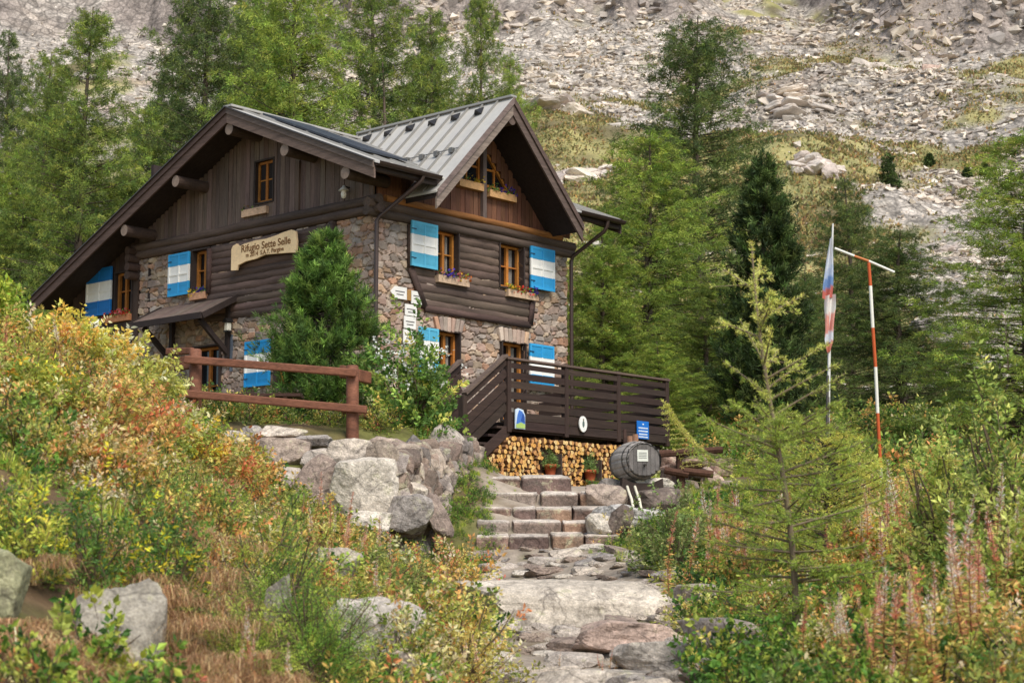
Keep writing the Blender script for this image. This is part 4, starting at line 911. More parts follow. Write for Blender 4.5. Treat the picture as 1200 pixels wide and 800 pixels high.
# the two young larches in front
def young_larch(h, rad, seed, pal, **k):
    """whorled branches with short needle rosettes; long bare leader"""
    st = np.random.default_rng(seed); tr = MB(); cr = MB(); bc = srgb(128, 112, 92)
    k_ = np.linspace(0, 1, 12); W = np.stack([-.085*h*k_**1.4+.012*h*np.sin(k_*6), .01*h*np.sin(k_*5), h*k_], 1); tr.tube(W, .028*(1-k_*.88)+.003, 8, bc, rn=.05)
    n_br = k.get('n_br', 95); t = np.sort(np.where(st.random(n_br) < .84, .05+.52*st.random(n_br), .57+.32*st.random(n_br))); az = st.uniform(0, 2*pi, n_br)
    L = rad*np.interp(t, [0, .1, .3, .42, .55, .62, .75, .88, .95], [.7, .95, 1.0, .85, .62, .55, .6, .42, .2])*st.uniform(.6, 1.15, n_br)
    rise = np.interp(t, [0, .4, .6, .9], [.05, .15, .55, .75])+st.normal(0, .11, n_br)
    P0 = np.stack([np.interp(t, k_, W[:, i]) for i in range(3)], 1); dh = np.stack([np.cos(az), np.sin(az), 0*az], 1); s5 = np.linspace(0, 1, 6)
    def bp(i, s): return P0[i]+dh[i]*(L[i]*s)[:, None]+np.array([0, 0, 1.])*(L[i]*(rise[i]*s+.18*s**3*(1-rise[i])-.12*s**2))[:, None]
    for i in range(n_br): tr.tube(bp(np.full(6, i), s5), np.linspace(.011, .003, 6), 4, bc*.95, cap=False)
    # side twigs
    nt = np.where(t < .55, 11, 3); bi = np.repeat(np.arange(n_br), nt); m = len(bi); s = st.uniform(.2, .95, m); B = bp(bi, s); sg = np.where(st.random(m) < .5, 1, -1)*st.uniform(.5, 1.1, m)
    d0 = dh[bi]; c, q = np.cos(sg), np.sin(sg); TD = unit(np.stack([d0[:, 0]*c-d0[:, 1]*q, d0[:, 0]*q+d0[:, 1]*c, st.normal(.05, .2, m)], 1)); TL = .34*rad*st.uniform(.4, 1.1, m)*(1.2-s)
    E = B+TD*TL[:, None]
    for i in range(m): tr.tube([B[i], E[i]], [.005, .002], 3, bc*.85, cap=False)
    # needle positions: rosettes on branches, twigs and leader
    def need(P, D, tt, nn):
        n = len(P); li = np.repeat(np.arange(n), nn); sp = st.normal(0, 1, (len(li), 3)); sp -= D[li]*np.sum(sp*D[li], 1, keepdims=True); sp = unit(sp)
        pal2 = pick(pal, n, .12); hi = sstep(.45, .75, tt)[:, None]; pal2 = pal2*(1-hi)+hi*pick([(srgb(188, 186, 100), 2), (srgb(168, 172, 92), 2), (srgb(204, 196, 118), 1)], n, .1)
        leaves(cr, P[li]+st.normal(0, .006, (len(li), 3)), sp+D[li]*.75, st.uniform(.022, .042, len(li)), .13, np.clip(pal2[li]*(1+st.normal(0, .14, (len(li), 1))), .004, 1), .05)
    for arr in range(1):
        li = np.repeat(np.arange(n_br), 26); s = st.random(len(li)); P = bp(li, s); D = unit(bp(li, s+.03)-P); need(P, D, t[li], 7)
        li = np.repeat(np.arange(m), 9); s = st.random(len(li)); need(B[li]+TD[li]*(TL[li]*s)[:, None], TD[li], t[bi[li]], 6)
        s = .35+.65*st.random(200); P = np.stack([np.interp(s, k_, W[:, i]) for i in range(3)], 1); need(P, np.tile([[0, 0, 1.]], (200, 1)), s, 7)
    return tr, cr
put_tree('young_larch', 'thin young larch with long bare leader beside the path', 'tree', 922, 285, 13.2, young_larch, None, rad=.92, seed=451, pal=[(srgb(122, 140, 62), 3), (srgb(148, 160, 74), 3), (srgb(100, 120, 56), 2)], n_br=78, base=-.62)
o = put_tree('young_larch', 'low layered golden green larch behind the thin young larch', 'tree', 965, 508, 17.5, conifer, None, rad=.80, seed=452, pal=[(srgb(162, 160, 78), 3), (srgb(140, 146, 70), 3), (srgb(116, 128, 60), 2)], n_br=90, tw=14, lf=26, leaf=.04, asp=.2, power=.34, up=.18, droop=.2, twl=.34, hang=.15, trunk_r=.025)
# long bare larch twig reaching in beside the terrace
def twiggy(h, rad, seed, pal):
    st = np.random.default_rng(seed); tr = MB(); cr = MB(); K = np.linspace(0, 1, 9); W = np.stack([-1.05*rad*K**.8, 0*K, h*(K**1.25)], 1); tr.tube(W, np.linspace(.012, .003, 9), 5, srgb(150, 134, 96))
    P = []; D = []
    for s in np.linspace(.2, .98, 13):
        b = np.array([np.interp(s, K, W[:, i]) for i in range(3)])
        for sg in (-1, 1):
            d = unit(np.array([-.9, .3*st.normal(), .35+sg*.45])); L = .36*(1.1-s)+.06; tr.tube([b, b+d*L], [.005, .002], 4, srgb(160, 146, 92))
            q = st.random(15); P.append(b+d*L*q[:, None]); D.append(np.tile(d, (15, 1)))
        q = st.random(16)*.06; P.append(b+np.array([-.6, 0, .6])*q[:, None]); D.append(np.tile([[-.6, 0, .6]], (16, 1)))
    P = np.concatenate(P); D = np.concatenate(D); li = np.repeat(np.arange(len(P)), 4); leaves(cr, P[li], st.normal(0, .8, (len(li), 3))+D[li]*.6, st.uniform(.025, .045, len(li)), .14, pick(pal, len(li)), .05)
    return tr, cr
put_tree('larch_sapling', 'leaning bare larch sapling reaching up beside the barrel fountain', 'tree', 858, 475, 19, twiggy, None, rad=.68, seed=455, pal=[(srgb(176, 174, 92), 3), (srgb(150, 152, 80), 2)], base=1.12)

# =================================================================== shrubs that stand out
def shrub(label, px, ytop, d, wpx, seed, pal, name='shrub', cat='shrub', group=None, base=None, minh=.25, petals=None, **k):
    p = at(px, ytop, d); x, y = float(p[0]), float(p[1]); zb = g1(x, y)-.04 if base is None else base; h = max(minh, float(p[2])-zb); r = px2m(wpx, d)/2
    s, l = bush(h, r, seed, pal, **k); o = thing(name, label, cat, (x, y, zb), 0, group); s.build('stems', M['bark'], o); l.build('foliage', M['leaf'], o)
    if petals is not None:
        f = MB(); st = np.random.default_rng(seed); n = 46; c = np.stack([st.normal(.1, .42, n)*r, -abs(st.normal(.3, .4, n))*r, h*st.uniform(.55, 1.0, n)], 1); li = np.repeat(np.arange(n), 9); leaves(f, c[li]+st.normal(0, .04, (len(li), 3)), st.normal(0, 1, (len(li), 3))+[0, -.5, .5], .05, .8, np.tile(petals, (len(li), 1))); f.build('blossom', M['petal'], o)
    return o
big = dict(stems=12, twigs=260, lf=26, leaf=.07, asp=.5, twl=.34)
shrub('dense leafy bush with small white flowers between fence end and stair railing', 482, 402, 28.3, 128, 501, [(srgb(104, 128, 60), 3), (srgb(138, 152, 76), 3), (srgb(80, 104, 52), 2), (srgb(180, 176, 96), .8)], stems=14, twigs=420, lf=26, leaf=.085, asp=.62, twl=.4, base=2.05, petals=srgb(240, 240, 232))
AUT2 = PAL_AUT; GA = 'autumn bushes on the left bank'
B1 = [(srgb(204, 178, 84), 3), (srgb(184, 168, 92), 2.5), (srgb(146, 148, 74), 3), (srgb(196, 154, 82), 1), (srgb(196, 188, 156), 2.5)]
B2 = [(srgb(186, 180, 140), 3), (srgb(156, 154, 84), 3), (srgb(124, 128, 66), 2), (srgb(200, 176, 92), 1.5), (srgb(206, 196, 170), 1.5)]
B3 = [(srgb(150, 154, 70), 3), (srgb(118, 128, 58), 3), (srgb(196, 164, 66), 1.6), (srgb(184, 124, 60), .8), (srgb(180, 170, 128), 1)]
B4 = [(srgb(174, 136, 88), 2), (srgb(188, 158, 98), 2.5), (srgb(152, 144, 76), 3), (srgb(126, 122, 66), 2.5), (srgb(168, 104, 72), .8), (srgb(184, 166, 126), 2)]
shrub('golden yellow bush under the lower end of the long roof', 66, 376, 19.5, 190, 502, B1, group=GA, **big)
shrub('greyish seeding bush below the shutter of the timber annex', 136, 408, 20, 140, 503, B2, group=GA, **big)
shrub('green bush with a few leaves turning, at the left edge under the roof tip', -14, 322, 18.5, 70, 504, [(srgb(150, 160, 66), 3), (srgb(124, 138, 58), 3), (srgb(196, 180, 70), 1)], group=GA, **big)
shrub('mixed yellow and green bush hiding the left fence post foot', 196, 486, 20.5, 96, 505, B2, group=GA, **dict(big, twigs=190))
shrub('orange brown bush in the middle of the left bank', 118, 452, 16.5, 210, 506, B4, group=GA, **dict(big, leaf=.06))
shrub('olive green bush at the far left half way up the bank', 22, 430, 16, 190, 507, B3, group=GA, **dict(big, leaf=.06))
shrub('rusty bush above the boulder wall left corner', 255, 520, 18.5, 150, 508, B4, group=GA, **dict(big, twigs=200, leaf=.055))
shrub('pale olive bush left of the boulder wall', 200, 482, 18, 150, 509, B3, group=GA, **dict(big, twigs=200, leaf=.055))
shrub('low orange bush below the orange brown one on the bank', 60, 520, 14, 190, 510, B4, group=GA, **dict(big, leaf=.05, twl=.25))
GJ = 'junipers on the left bank'
jun = dict(stems=10, twigs=520, lf=64, leaf=.024, asp=.2, twl=.24, upw=.15, low=.25)
def juniper(lab, px, yt, d, w, seed, pal=PAL_JUN, **k): return shrub(lab, px, yt, d, w, seed, pal, 'juniper', 'juniper', GJ, **{**jun, **k})
juniper('bright green juniper hanging beside the small rock at bottom', 330, 596, 12.8, 190, 520, twigs=620)
juniper('big juniper reaching the bottom edge right of the dry grass', 372, 668, 11.9, 190, 521, twigs=620)
juniper('yellowish juniper patch below the rusty bush at the boulder wall', 255, 566, 15, 150, 522)
juniper('juniper at the bottom edge left of the big juniper', 285, 700, 11.3, 120, 523, twigs=420)
juniper('pale green juniper sprig above the dry grass', 210, 552, 15.5, 110, 524)
GRH = 'dark leaved dwarf shrubs'
rh = dict(stems=12, twigs=260, lf=20, leaf=.042, asp=.36, twl=.16, upw=.6)
shrub('glossy dark green rhododendron above the lichen boulder', 110, 572, 11.6, 170, 530, PAL_RHODO, 'rhododendron', 'rhododendron', GRH, **rh)
shrub('glossy rhododendron patch right above the dry grass fringe', 200, 600, 11.9, 120, 531, PAL_RHODO, 'rhododendron', 'rhododendron', GRH, **rh)
shrub('rhododendron at the left edge over the half hidden boulder', 30, 560, 11.2, 130, 532, PAL_RHODO+[(srgb(170, 170, 80), 2)], 'rhododendron', 'rhododendron', GRH, **rh)
shrub('dark willow shrub at the foot of the boulder wall', 445, 640, 17.2, 130, 540, [(srgb(98, 112, 62), 3), (srgb(128, 136, 76), 2), (srgb(80, 94, 54), 2)], 'willow_shrub', 'shrub', None, stems=16, twigs=260, lf=30, leaf=.05, asp=.3)
GP = 'autumn shrubs along the path'
sm = dict(stems=12, twigs=170, lf=24, leaf=.045, asp=.5, twl=.26)
shrub('orange leaved shrub at bottom centre left of the path', 540, 684, 13.6, 150, 541, PAL_RUST, group=GP, **sm)
shrub('green and orange shrub at the bottom edge beside the path', 480, 700, 12.8, 130, 542, PAL_DWARF, group=GP, **sm)
shrub('rusty shrub between dark willow shrub and stone steps', 520, 640, 19, 110, 543, PAL_RUST, group=GP, **sm)
shrub('reddish low shrub beneath the big pale boulder', 375, 618, 18.8, 110, 544, PAL_RUST, group=GP, **sm)
shrub('pinkish orange shrub right of the big juniper', 428, 668, 15.5, 90, 545, PAL_RUST, group=GP, **sm)
shrub('dark green bush beside the stone basin', 792, 588, 21.5, 120, 546, [(srgb(110, 122, 72), 3), (srgb(140, 144, 90), 2), (srgb(88, 100, 60), 2)], group=GP, **dict(sm, leaf=.05, twigs=220))
GW_ = 'willow bushes on the right'
wl = dict(stems=12, twigs=230, lf=26, leaf=.06, asp=.42, twl=.34, upw=.5)
shrub('tall light willow bush cut by the right edge', 1172, 462, 14.5, 150, 550, PAL_WILLOW, 'willow_bush', 'shrub', GW_, **dict(wl, twigs=330))
shrub('lower willow bush left of the tall light one', 1098, 520, 15.5, 110, 551, PAL_WILLOW, 'willow_bush', 'shrub', GW_, **wl)
shrub('willow bush low at the right edge amid red stalks', 1185, 590, 12.5, 130, 552, PAL_WILLOW, 'willow_bush', 'shrub', GW_, **wl)
shrub('green bush below the barrel among the pale fireweed', 838, 668, 19.5, 110, 553, PAL_DWARF, group=GP, **sm)
shrub('golden bush right of the low layered larch', 1020, 600, 17, 90, 554, PAL_AUT, group=GP, **sm)
shrub('olive shrub at the bottom right below the young larch', 985, 722, 12, 150, 555, PAL_DWARF, group=GP, **sm)
shrub('orange shrub at the lower right edge', 1120, 700, 11.5, 150, 556, PAL_RUST, group=GP, **sm)

# =================================================================== ground cover (uncountable)
def in_px(x, y, z):
    P = np.stack([x, y, z], -1); w = P@_F; return 600+FPX*(P@_R)/w, 400-FPX*(P@_U)/w
def merge(protos, x, y, s, seed, colmul=None, sink=.02):
    """many copies of small plants as one mass"""
    st = np.random.default_rng(seed); out = MB(); z = gh(x, y); pi_ = st.integers(0, len(protos), len(x)); a = st.uniform(0, 2*pi, len(x))
    for k, p in enumerate(protos):
        m = np.where(pi_ == k)[0]
        if not len(m): continue
        V = np.concatenate(p.v); C = np.concatenate(p.c); F = np.concatenate([q for q in p.f if q.shape[1] == 4]); c, q = np.cos(a[m])[:, None], np.sin(a[m])[:, None]; sc = s[m][:, None]
        W = np.stack([(V[:, 0]*c-V[:, 1]*q)*sc+x[m][:, None], (V[:, 0]*q+V[:, 1]*c)*sc+y[m][:, None], V[:, 2]*sc+z[m][:, None]-sink], -1)
        CC = np.tile(C[None], (len(m), 1, 1))
        if colmul is not None: CC = np.clip(CC*colmul[m][:, None, :], 0, 1)
        out.add(W.reshape(-1, 3), (np.arange(len(m))[:, None, None]*len(V)+F[None]).reshape(-1, 4), CC.reshape(-1, 3))
    return out
def field(n, xr, yr, acc, seed):
    st = np.random.default_rng(seed); x = st.uniform(*xr, n); y = st.uniform(*yr, n); k = st.random(n) < acc(x, y); return x[k], y[k], st
def tproto(n, *a, **k): return [tuft(*a, seed=900+i, **k) for i in range(n)]
def bproto(n, pal, **k):
    out = []
    for i in range(n):
        p1 = [(c_, w_*(5 if j_ == i % len(pal) else .6)) for j_, (c_, w_) in enumerate(pal)]; s, l = bush(.32, .26, 950+i, p1, **k)
        l.join(s); out.append(l)
    return out
def offpath(x, y): return sstep(.85, 1.25, path_d(x, y))
def vis(x, y, m=40):
    a, b = in_px(x, y, gh(x, y)+.2); return ((a > -m) & (a < 1200+m) & (b < 860+m) & (b > 200)).astype(float)
def leftbank(x, y): return sstep(-.4, -1.4, x-.0*(y))*1.0
dw = dict(stems=5, twigs=34, lf=15, leaf=.042, asp=.5, twl=.14, upw=.5)
def under(name, label, pal, n, xr, yr, acc, seed, smin=.6, smax=1.3, **k):
    x, y, st = field(n, xr, yr, lambda x, y: acc(x, y)*vis(x, y)*offpath(x, y)*np.where((x > -.9) | (y > 10.9), 1.0, .4), seed)
    mul = np.stack([1+.14*fbm(x*.8, y*.8, None, seed, 3), 1+.0*x, 1+.1*fbm(x*.7, y*.7, None, seed+1, 3)], 1)*st.uniform(.85, 1.12, (len(x), 1))
    return tag(merge(bproto(11, pal, **{**dw, **k}), x, y, st.uniform(smin, smax, len(x)), seed, mul).build(name, M['leaf']), label, 'undergrowth', kind='stuff')
def pn(s, f, o=0): return lambda x, y: sstep(-.15+o, .2+o, fbm(x*f, y*f, None, s, 4))
nb = lambda x, y: ((y < 25.5) | (x > 2.3) | (x < -6)).astype(float)*((y < 24) | (x > -.2) | (x < -5.5))
under('undergrowth', 'mixed green and olive dwarf shrubs covering both banks', PAL_DWARF, 2600, (-9, 11), (8, 27), lambda x, y: nb(x, y)*pn(201, .4, -.1)(x, y), 601)
under('undergrowth', 'rust and orange autumn undergrowth on both banks', PAL_RUST, 2400, (-9, 11), (8, 27), lambda x, y: nb(x, y)*pn(202, .35)(x, y)*.6, 602, leaf=.038)
under('undergrowth', 'green herbs growing low among the autumn shrubs', PAL_GREEN+[(srgb(150, 158, 72), 2)], 1500, (-9, 12), (8, 30), lambda x, y: nb(x, y)*pn(203, .45)(x, y), 603, leaf=.05, asp=.6)
under('undergrowth', 'green and yellow shrubs filling the forest edge', PAL_DWARF+PAL_GREEN, 900, (2.5, 22), (26, 46), lambda x, y: ((y > 33.5) | (x > 5.2))*1.0, 604, 1.0, 2.3, leaf=.05)
under('undergrowth', 'green plants on the ground around the hut and fence', PAL_GREEN+PAL_DWARF, 330, (-8, -1.2), (26.9, 36), lambda x, y: 1+0*x, 605, .7, 1.4)
tg = tproto(7, 46, .26, .15, PAL_GRASSG, w=.009); td = tproto(7, 60, .36, .26, PAL_DRY, w=.008, droop=.65)
x, y, st = field(5200, (-9, 12), (8, 33), lambda x, y: nb(x, y)*vis(x, y)*sstep(.72, 1.0, path_d(x, y))*(.35+.65*pn(210, .9)(x, y)), 610)
tag(merge(tg, x, y, st.uniform(.5, 1.25, len(x)), 610).build('grass', M['leaf']), 'green and yellowish grass between the shrubs and along the path', 'grass', kind='stuff')
x, y, st = field(700, (-1.2, 3.0), (12, 27), lambda x, y: sstep(.45, .8, path_d(x, y))*pn(215, 1.6, .1)(x, y), 611)
tag(merge(tg, x, y, st.uniform(.3, .7, len(x)), 611, np.tile([[.95, 1.1, .8]], (len(x), 1))).build('grass', M['leaf']), 'bright green grass tufts growing on and beside the stone path', 'grass', kind='stuff')
x, y, st = field(1500, (-8.5, -1.0), (9, 27), lambda x, y: vis(x, y)*pn(220, .4, -.05)(x, y)*nb(x, y), 612)
tag(merge(td, x, y, st.uniform(.6, 1.4, len(x)), 612).build('dry_grass', M['leaf']), 'dry straw coloured grass on the left bank', 'grass', kind='stuff')
x, y, st = field(1500, (2.0, 10), (9, 24), lambda x, y: vis(x, y)*pn(221, .6, .05)(x, y), 613)
tag(merge(td, x, y, st.uniform(.5, 1.2, len(x)), 613).build('dry_grass', M['leaf']), 'dry straw coloured grass on the right meadow', 'grass', kind='stuff')
x, y, st = field(850, (-1.6, 1.9), (24.3, 29.5), lambda x, y: ((x < -.28-.02*(y-25)) | (x > 1.35)).astype(float), 614)
tag(merge(tg+bproto(4, PAL_GREEN+[(srgb(150, 158, 72), 2)], **dw), x, y, st.uniform(.3, .7, len(x)), 614).build('grass', M['leaf']), 'weeds and grass growing along both ends of the stone steps', 'grass', kind='stuff')
# brown withered grass fringe hanging over the boulder at bottom left
wg = tproto(8, 90, .42, .5, [(srgb(142, 114, 84), 3), (srgb(116, 92, 68), 3), (srgb(176, 150, 112), 2), (srgb(146, 104, 74), 1)], w=.008, droop=1.25)
Q = [at(a, b, d) for a, b, d in [(rng.uniform(-10, 330), y_, 9.9-.012*(y_-730)) for y_ in rng.uniform(725, 815, 24)]]+[at(a, b, d) for a, b, d in ((185, 668, 10.9), (215, 660, 11.2), (245, 672, 11.4), (225, 700, 10.9), (205, 690, 10.6), (250, 640, 12), (190, 640, 11.5), (265, 690, 11.3), (235, 730, 10.7), (215, 760, 10.5), (20, 690, 9.6), (50, 700, 9.7), (40, 740, 9.3), (70, 730, 9.8), (10, 760, 9.2), (60, 780, 9.3), (30, 780, 9.2), (90, 690, 10.2), (0, 640, 10.5), (40, 620, 10.8), (262, 600, 13.5), (230, 592, 13.8), (205, 580, 14.2), (245, 570, 14.6))]
mb = MB(); st = np.random.default_rng(33)
for p in Q:
    for r in range(3):
        q = p+st.normal(0, .16, 3)*[1, 1, .25]; z = max(g1(q[0], q[1]), q[2]-.25); mb.join(wg[st.integers(8)], Matrix.Translation((q[0], q[1], z)) @ Matrix.Rotation(st.uniform(0, 6.28), 4, 'Z') @ Matrix.Scale(st.uniform(.5, .95), 4))
tag(mb.build('withered_grass', M['leaf']), 'brown withered grass and bracken hanging round the lichen boulder', 'grass', kind='stuff')

# fireweed in seed: single stalks, copies of a few plants
def fireweed(h, seed, stalk, seedc):
    st = np.random.default_rng(seed); a = MB(); b = MB(); K = np.linspace(0, 1, 7); W = np.stack([.06*h*np.sin(K*3+seed), .05*h*np.sin(K*2.2), h*K], 1); a.tube(W, np.linspace(.006, .002, 7), 4, stalk, cap=False)
    n = 120; s = st.uniform(.12, .72, n); P = np.stack([np.interp(s, K, W[:, i]) for i in range(3)], 1); az = st.uniform(0, 6.28, n); D = np.stack([np.cos(az), np.sin(az), st.normal(.1, .3, n)], 1); leaves(b, P, D, st.uniform(.05, .11, n)*(1.1-s), .2, pick([(srgb(170, 124, 86), 2), (srgb(190, 154, 98), 2), (srgb(150, 142, 82), 4), (srgb(158, 104, 84), .8)], n))
    n = 150; s = st.uniform(.62, 1, n); P = np.stack([np.interp(s, K, W[:, i]) for i in range(3)], 1); az = st.uniform(0, 6.28, n); D = np.stack([np.cos(az), np.sin(az), st.normal(.7, .3, n)], 1); leaves(b, P, D, st.uniform(.05, .1, n)*(1.25-s), .1, pick(seedc, n))
    return a, b
FW = []
GFW = 'fireweed stalks gone to seed'
seedcs = ([(srgb(214, 158, 140), 3), (srgb(196, 122, 108), 2), (srgb(230, 206, 192), 2)], [(srgb(180, 112, 96), 3), (srgb(200, 140, 122), 2)], [(srgb(222, 190, 172), 3), (srgb(206, 160, 140), 2), (srgb(236, 226, 214), 1)])
for i in range(6):
    a, b = fireweed(.62+.06*i, 700+i, srgb(150, 96, 70), seedcs[i % 3]); o = thing('fireweed', 'reddish fireweed stalk with pale seed heads among the bank plants', 'wildflower', (0, 0, -5), 0, GFW); a.build('stalk', M['leaf'], o); b.build('seed_head', M['petal'], o); FW.append(o)
spots = []
st = np.random.default_rng(71)
for (cx, cy, d, sx, sy, n, s) in ((1140, 690, 11.0, 22, .5, 8, 1.15), (1120, 760, 10.2, 34, .4, 8, 1.0), (862, 630, 20, 36, 1.0, 34, 1.15), (1050, 625, 17.5, 45, 1.2, 34, 1.2), (990, 770, 11.4, 26, .5, 9, .8), (1040, 790, 10.6, 40, .4, 12, .9), (405, 640, 17.8, 30, .6, 14, .9), (440, 730, 14.5, 40, .7, 14, .75), (560, 770, 13.8, 20, .4, 8, .6), (290, 790, 10.8, 24, .2, 8, .6), (700, 770, 14.6, 30, .3, 8, .35), (1180, 640, 13, 20, .6, 10, 1.1), (130, 490, 16.6, 60, .8, 12, .8)):
    for _ in range(n):
        p = at(cx+st.normal(0, sx), cy, d+st.normal(0, sy)); spots.append((p[0], p[1], s*st.uniform(.7, 1.15), st.uniform(0, 6.28)))
for i, (x, y, s, a) in enumerate(spots):
    o = FW[i % 6] if i < 6 else copy_tree(FW[i % 6]); o.location = (x, y, g1(x, y)-.03); o.rotation_euler = (st.normal(0, .09), st.normal(0, .09), a); o.scale = (s, s, s)
# small white flowers of the bush by the fence: part of that bush
# =================================================================== things on and around the hut
RED, ORA, YEL, PUR, PINK = srgb(206, 62, 48), srgb(226, 126, 60), srgb(232, 196, 70), srgb(76, 58, 160), srgb(222, 132, 130)
flower_box('light wooden box of purple, pink and yellow flowers under the left upper window', 1.96, -.02, 6.66, 1.06, [PINK, PUR, PUR, PINK, YEL, ORA])
flower_box('light wooden box of yellow and red flowers beside the right upper shutter', 4.42, -.02, 6.62, 1.02, [YEL, ORA, RED, RED, PUR])
flower_box('bare light wooden box with a few green sprigs, left half of the gable window', 2.62, -.06, 9.06, .86, [srgb(110, 140, 70), YEL*.8], nf=26, wood=srgb(206, 160, 110), hang=0)
flower_box('wooden box with a bunch of violet flowers, right half of the gable window', 3.70, -.06, 8.98, .98, [srgb(110, 140, 70), PUR, PUR], nf=70, wood=srgb(206, 160, 110), hang=.03)
flower_box('rough light wooden box without flowers under the small front gable attic window', 0, 4.53, 8.5, .92, [srgb(150, 120, 90)], True, nf=6, green=.05, wood=srgb(214, 176, 144))
flower_box('terracotta coloured box of yellow and purple flowers beside the upper shutter over the canopy', 0, 6.5, 6.66, .62, [YEL, PUR, PUR], True, nf=60, wood=srgb(200, 150, 116))
flower_box('wooden box of red and pink flowers under the window of the timber annex', 0, 10.02, 6.42, 1.02, [RED, RED, PINK, RED], True, nf=120, wood=srgb(196, 132, 92))

def text_mesh(body, size, parent, m, loc, rot, name='lettering', ext=.004):
    cu = bpy.data.curves.new('text', 'FONT'); cu.body = body; cu.size = size; cu.extrude = ext; cu.align_x = 'CENTER'; cu.align_y = 'CENTER'; cu.offset = size*.012
    t = bpy.data.objects.new('text', cu); COL.objects.link(t); dg = bpy.context.evaluated_depsgraph_get(); me = bpy.data.meshes.new_from_object(t.evaluated_get(dg)); bpy.data.objects.remove(t)
    me.name = name; me.materials.clear(); me.materials.append(m); o = bpy.data.objects.new(name, me); COL.objects.link(o); o.parent = parent; o.location = loc; o.rotation_euler = rot; return o
M['ink'] = mat('carved_ink', col=srgb(124, 84, 48), bump=0, var=.1); M['inkw'] = mat('white_ink', col=srgb(235, 235, 230), bump=0, var=.05); M['inkd'] = mat('dark_ink', col=srgb(40, 40, 44), bump=0, var=.05)
M['board'] = mat('carved_board', stretch=(1, 1, 1), nscale=3.5, var=.22, bump=.3, bscale=18, bdist=.006, rough=.7)
# carved name board on the log panel, ragged outline, tilted with a step at its lower left
o = on_hut('name_board', 'pale carved wooden name board with ragged edges on the left log wall', 'sign', 0, 4.80, 7.22, -pi/2)
mb = MB(); out = [(0, 0), (.22, -.02), (.26, .10), (.55, .16), (.95, .18), (1.25, .24), (1.7, .21), (2.1, .18), (2.38, .15), (2.40, .42), (2.36, .66), (2.2, .72), (1.95, .70), (1.7, .66), (1.3, .62), (.9, .63), (.5, .60), (.28, .56), (.2, .64), (.05, .60), (.0, .52)]
mb.prism(out, (1, 0, 0), (0, 0, 1), (0, .05, 0), (0, -.2, 0), srgb(246, 212, 168), srgb(250, 216, 168)); mb.build('board', M['board'], o, bevel=.008)
text_mesh('Rifugio Sette Selle', .25, o, M['ink'], (1.28, -.203, .47), (pi/2, 0, 0)); text_mesh('m 2014  S.A.T. Pergine', .15, o, M['ink'], (1.25, -.203, .30), (pi/2, 0, 0))
# white trail arrow signs on the corner
def plate(name, label, poly, X, Z, col=srgb(236, 232, 224), lines=(), y=-.09, tip=None, group='white trail signs on the hut corner', th=.02):
    o = on_hut(name, label, 'sign', X, y, Z, 0, group); mb = MB(); mb.prism(poly, (1, 0, 0), (0, 0, 1), (0, th, 0), (0, 0, 0), col); mb.build('board', M['paint'], o, bevel=.003)
    for (x, z, w, h, c) in lines: q = MB(); q.box((x, -.004, z), (w, .006, h), c); q.build('marking', M['paint'], o)
    return o
dk = srgb(110, 106, 104)
plate('trail_sign', 'white arrow board pointing left at the top of the sign group', [(0, .14), (.14, 0), (.52, 0), (.52, .28), (.14, .28)], .46, 6.12, lines=((.3, .17, .3, .02, dk), (.3, .10, .22, .02, dk)))
plate('trail_sign', 'white square board right of the brown tile in the sign group', [(0, 0), (.34, 0), (.34, .3), (0, .3)], 1.13, 6.06, lines=((.17, .19, .22, .02, dk), (.17, .12, .18, .02, dk)))
plate('trail_sign', 'small brown tile between the two top white boards', [(0, 0), (.13, 0), (.13, .24), (0, .24)], .99, 6.12, srgb(170, 128, 72))
plate('trail_sign', 'white board just below the brown tile', [(0, 0), (.38, 0), (.38, .26), (0, .26)], .93, 5.77, lines=((.19, .15, .28, .02, dk), (.19, .08, .2, .02, dk)))
plate('trail_sign', 'white board second from the bottom of the sign group', [(0, 0), (.38, 0), (.38, .28), (0, .28)], .9, 5.47, lines=((.19, .16, .28, .02, dk), (.19, .09, .22, .02, dk)))
plate('trail_sign', 'lowest white board of the sign group over the bush', [(0, 0), (.38, 0), (.38, .32), (0, .32)], .88, 5.12, lines=((.19, .2, .28, .02, dk), (.19, .12, .2, .02, dk)))
# lamps
o = on_hut('wall_lamp', 'small black lantern with white glass under the porch canopy', 'lamp', -.06, 4.92, 5.72); mb = MB(); mb.box((-.1, 0, .13), (.13, .13, .2), srgb(226, 222, 206)); mb.build('lamp_glass', M['paint'], o, bevel=.02)
mb = MB(); mb.prism([(-.1, 0), (.1, 0), (.03, .1), (-.03, .1)], (0, 1, 0), (0, 0, 1), (.2, 0, 0), (-.2, 0, .24), srgb(40, 38, 38)); mb.box((-.1, 0, .015), (.15, .15, .03), srgb(40, 38, 38)); mb.bar((-.1, 0, 0), (.05, 0, -.12), .02, .02, srgb(40, 38, 38)); mb.box((.03, 0, -.5), (.05, .06, .9), srgb(96, 104, 116)); mb.build('lamp_bracket', M['brown_metal'], o)
o = on_hut('wall_lamp', 'small white bell lamp under the right end of the front gable', 'lamp', -.14, .78, 8.42); mb = MB()
a = np.linspace(0, 2*pi, 12, endpoint=False)
mb.tube([(-.08, 0, .3), (-.08, 0, .26), (-.08, 0, .18), (-.08, 0, .17)], [.03, .05, .13, .01], 12, srgb(200, 196, 190)); mb.build('lamp_shade', M['paint'], o, True); mb = MB(); mb.tube([(-.08, 0, .18), (-.08, 0, .1), (-.08, 0, .02), (-.08, 0, .0)], [.05, .07, .05, .01], 12, srgb(238, 232, 220)); mb.build('bulb', M['paint'], o, True); mb = MB(); mb.bar((-.08, 0, .28), (.12, 0, .28), .03, .03, srgb(50, 46, 44)); mb.build('bracket', M['brown_metal'], o)

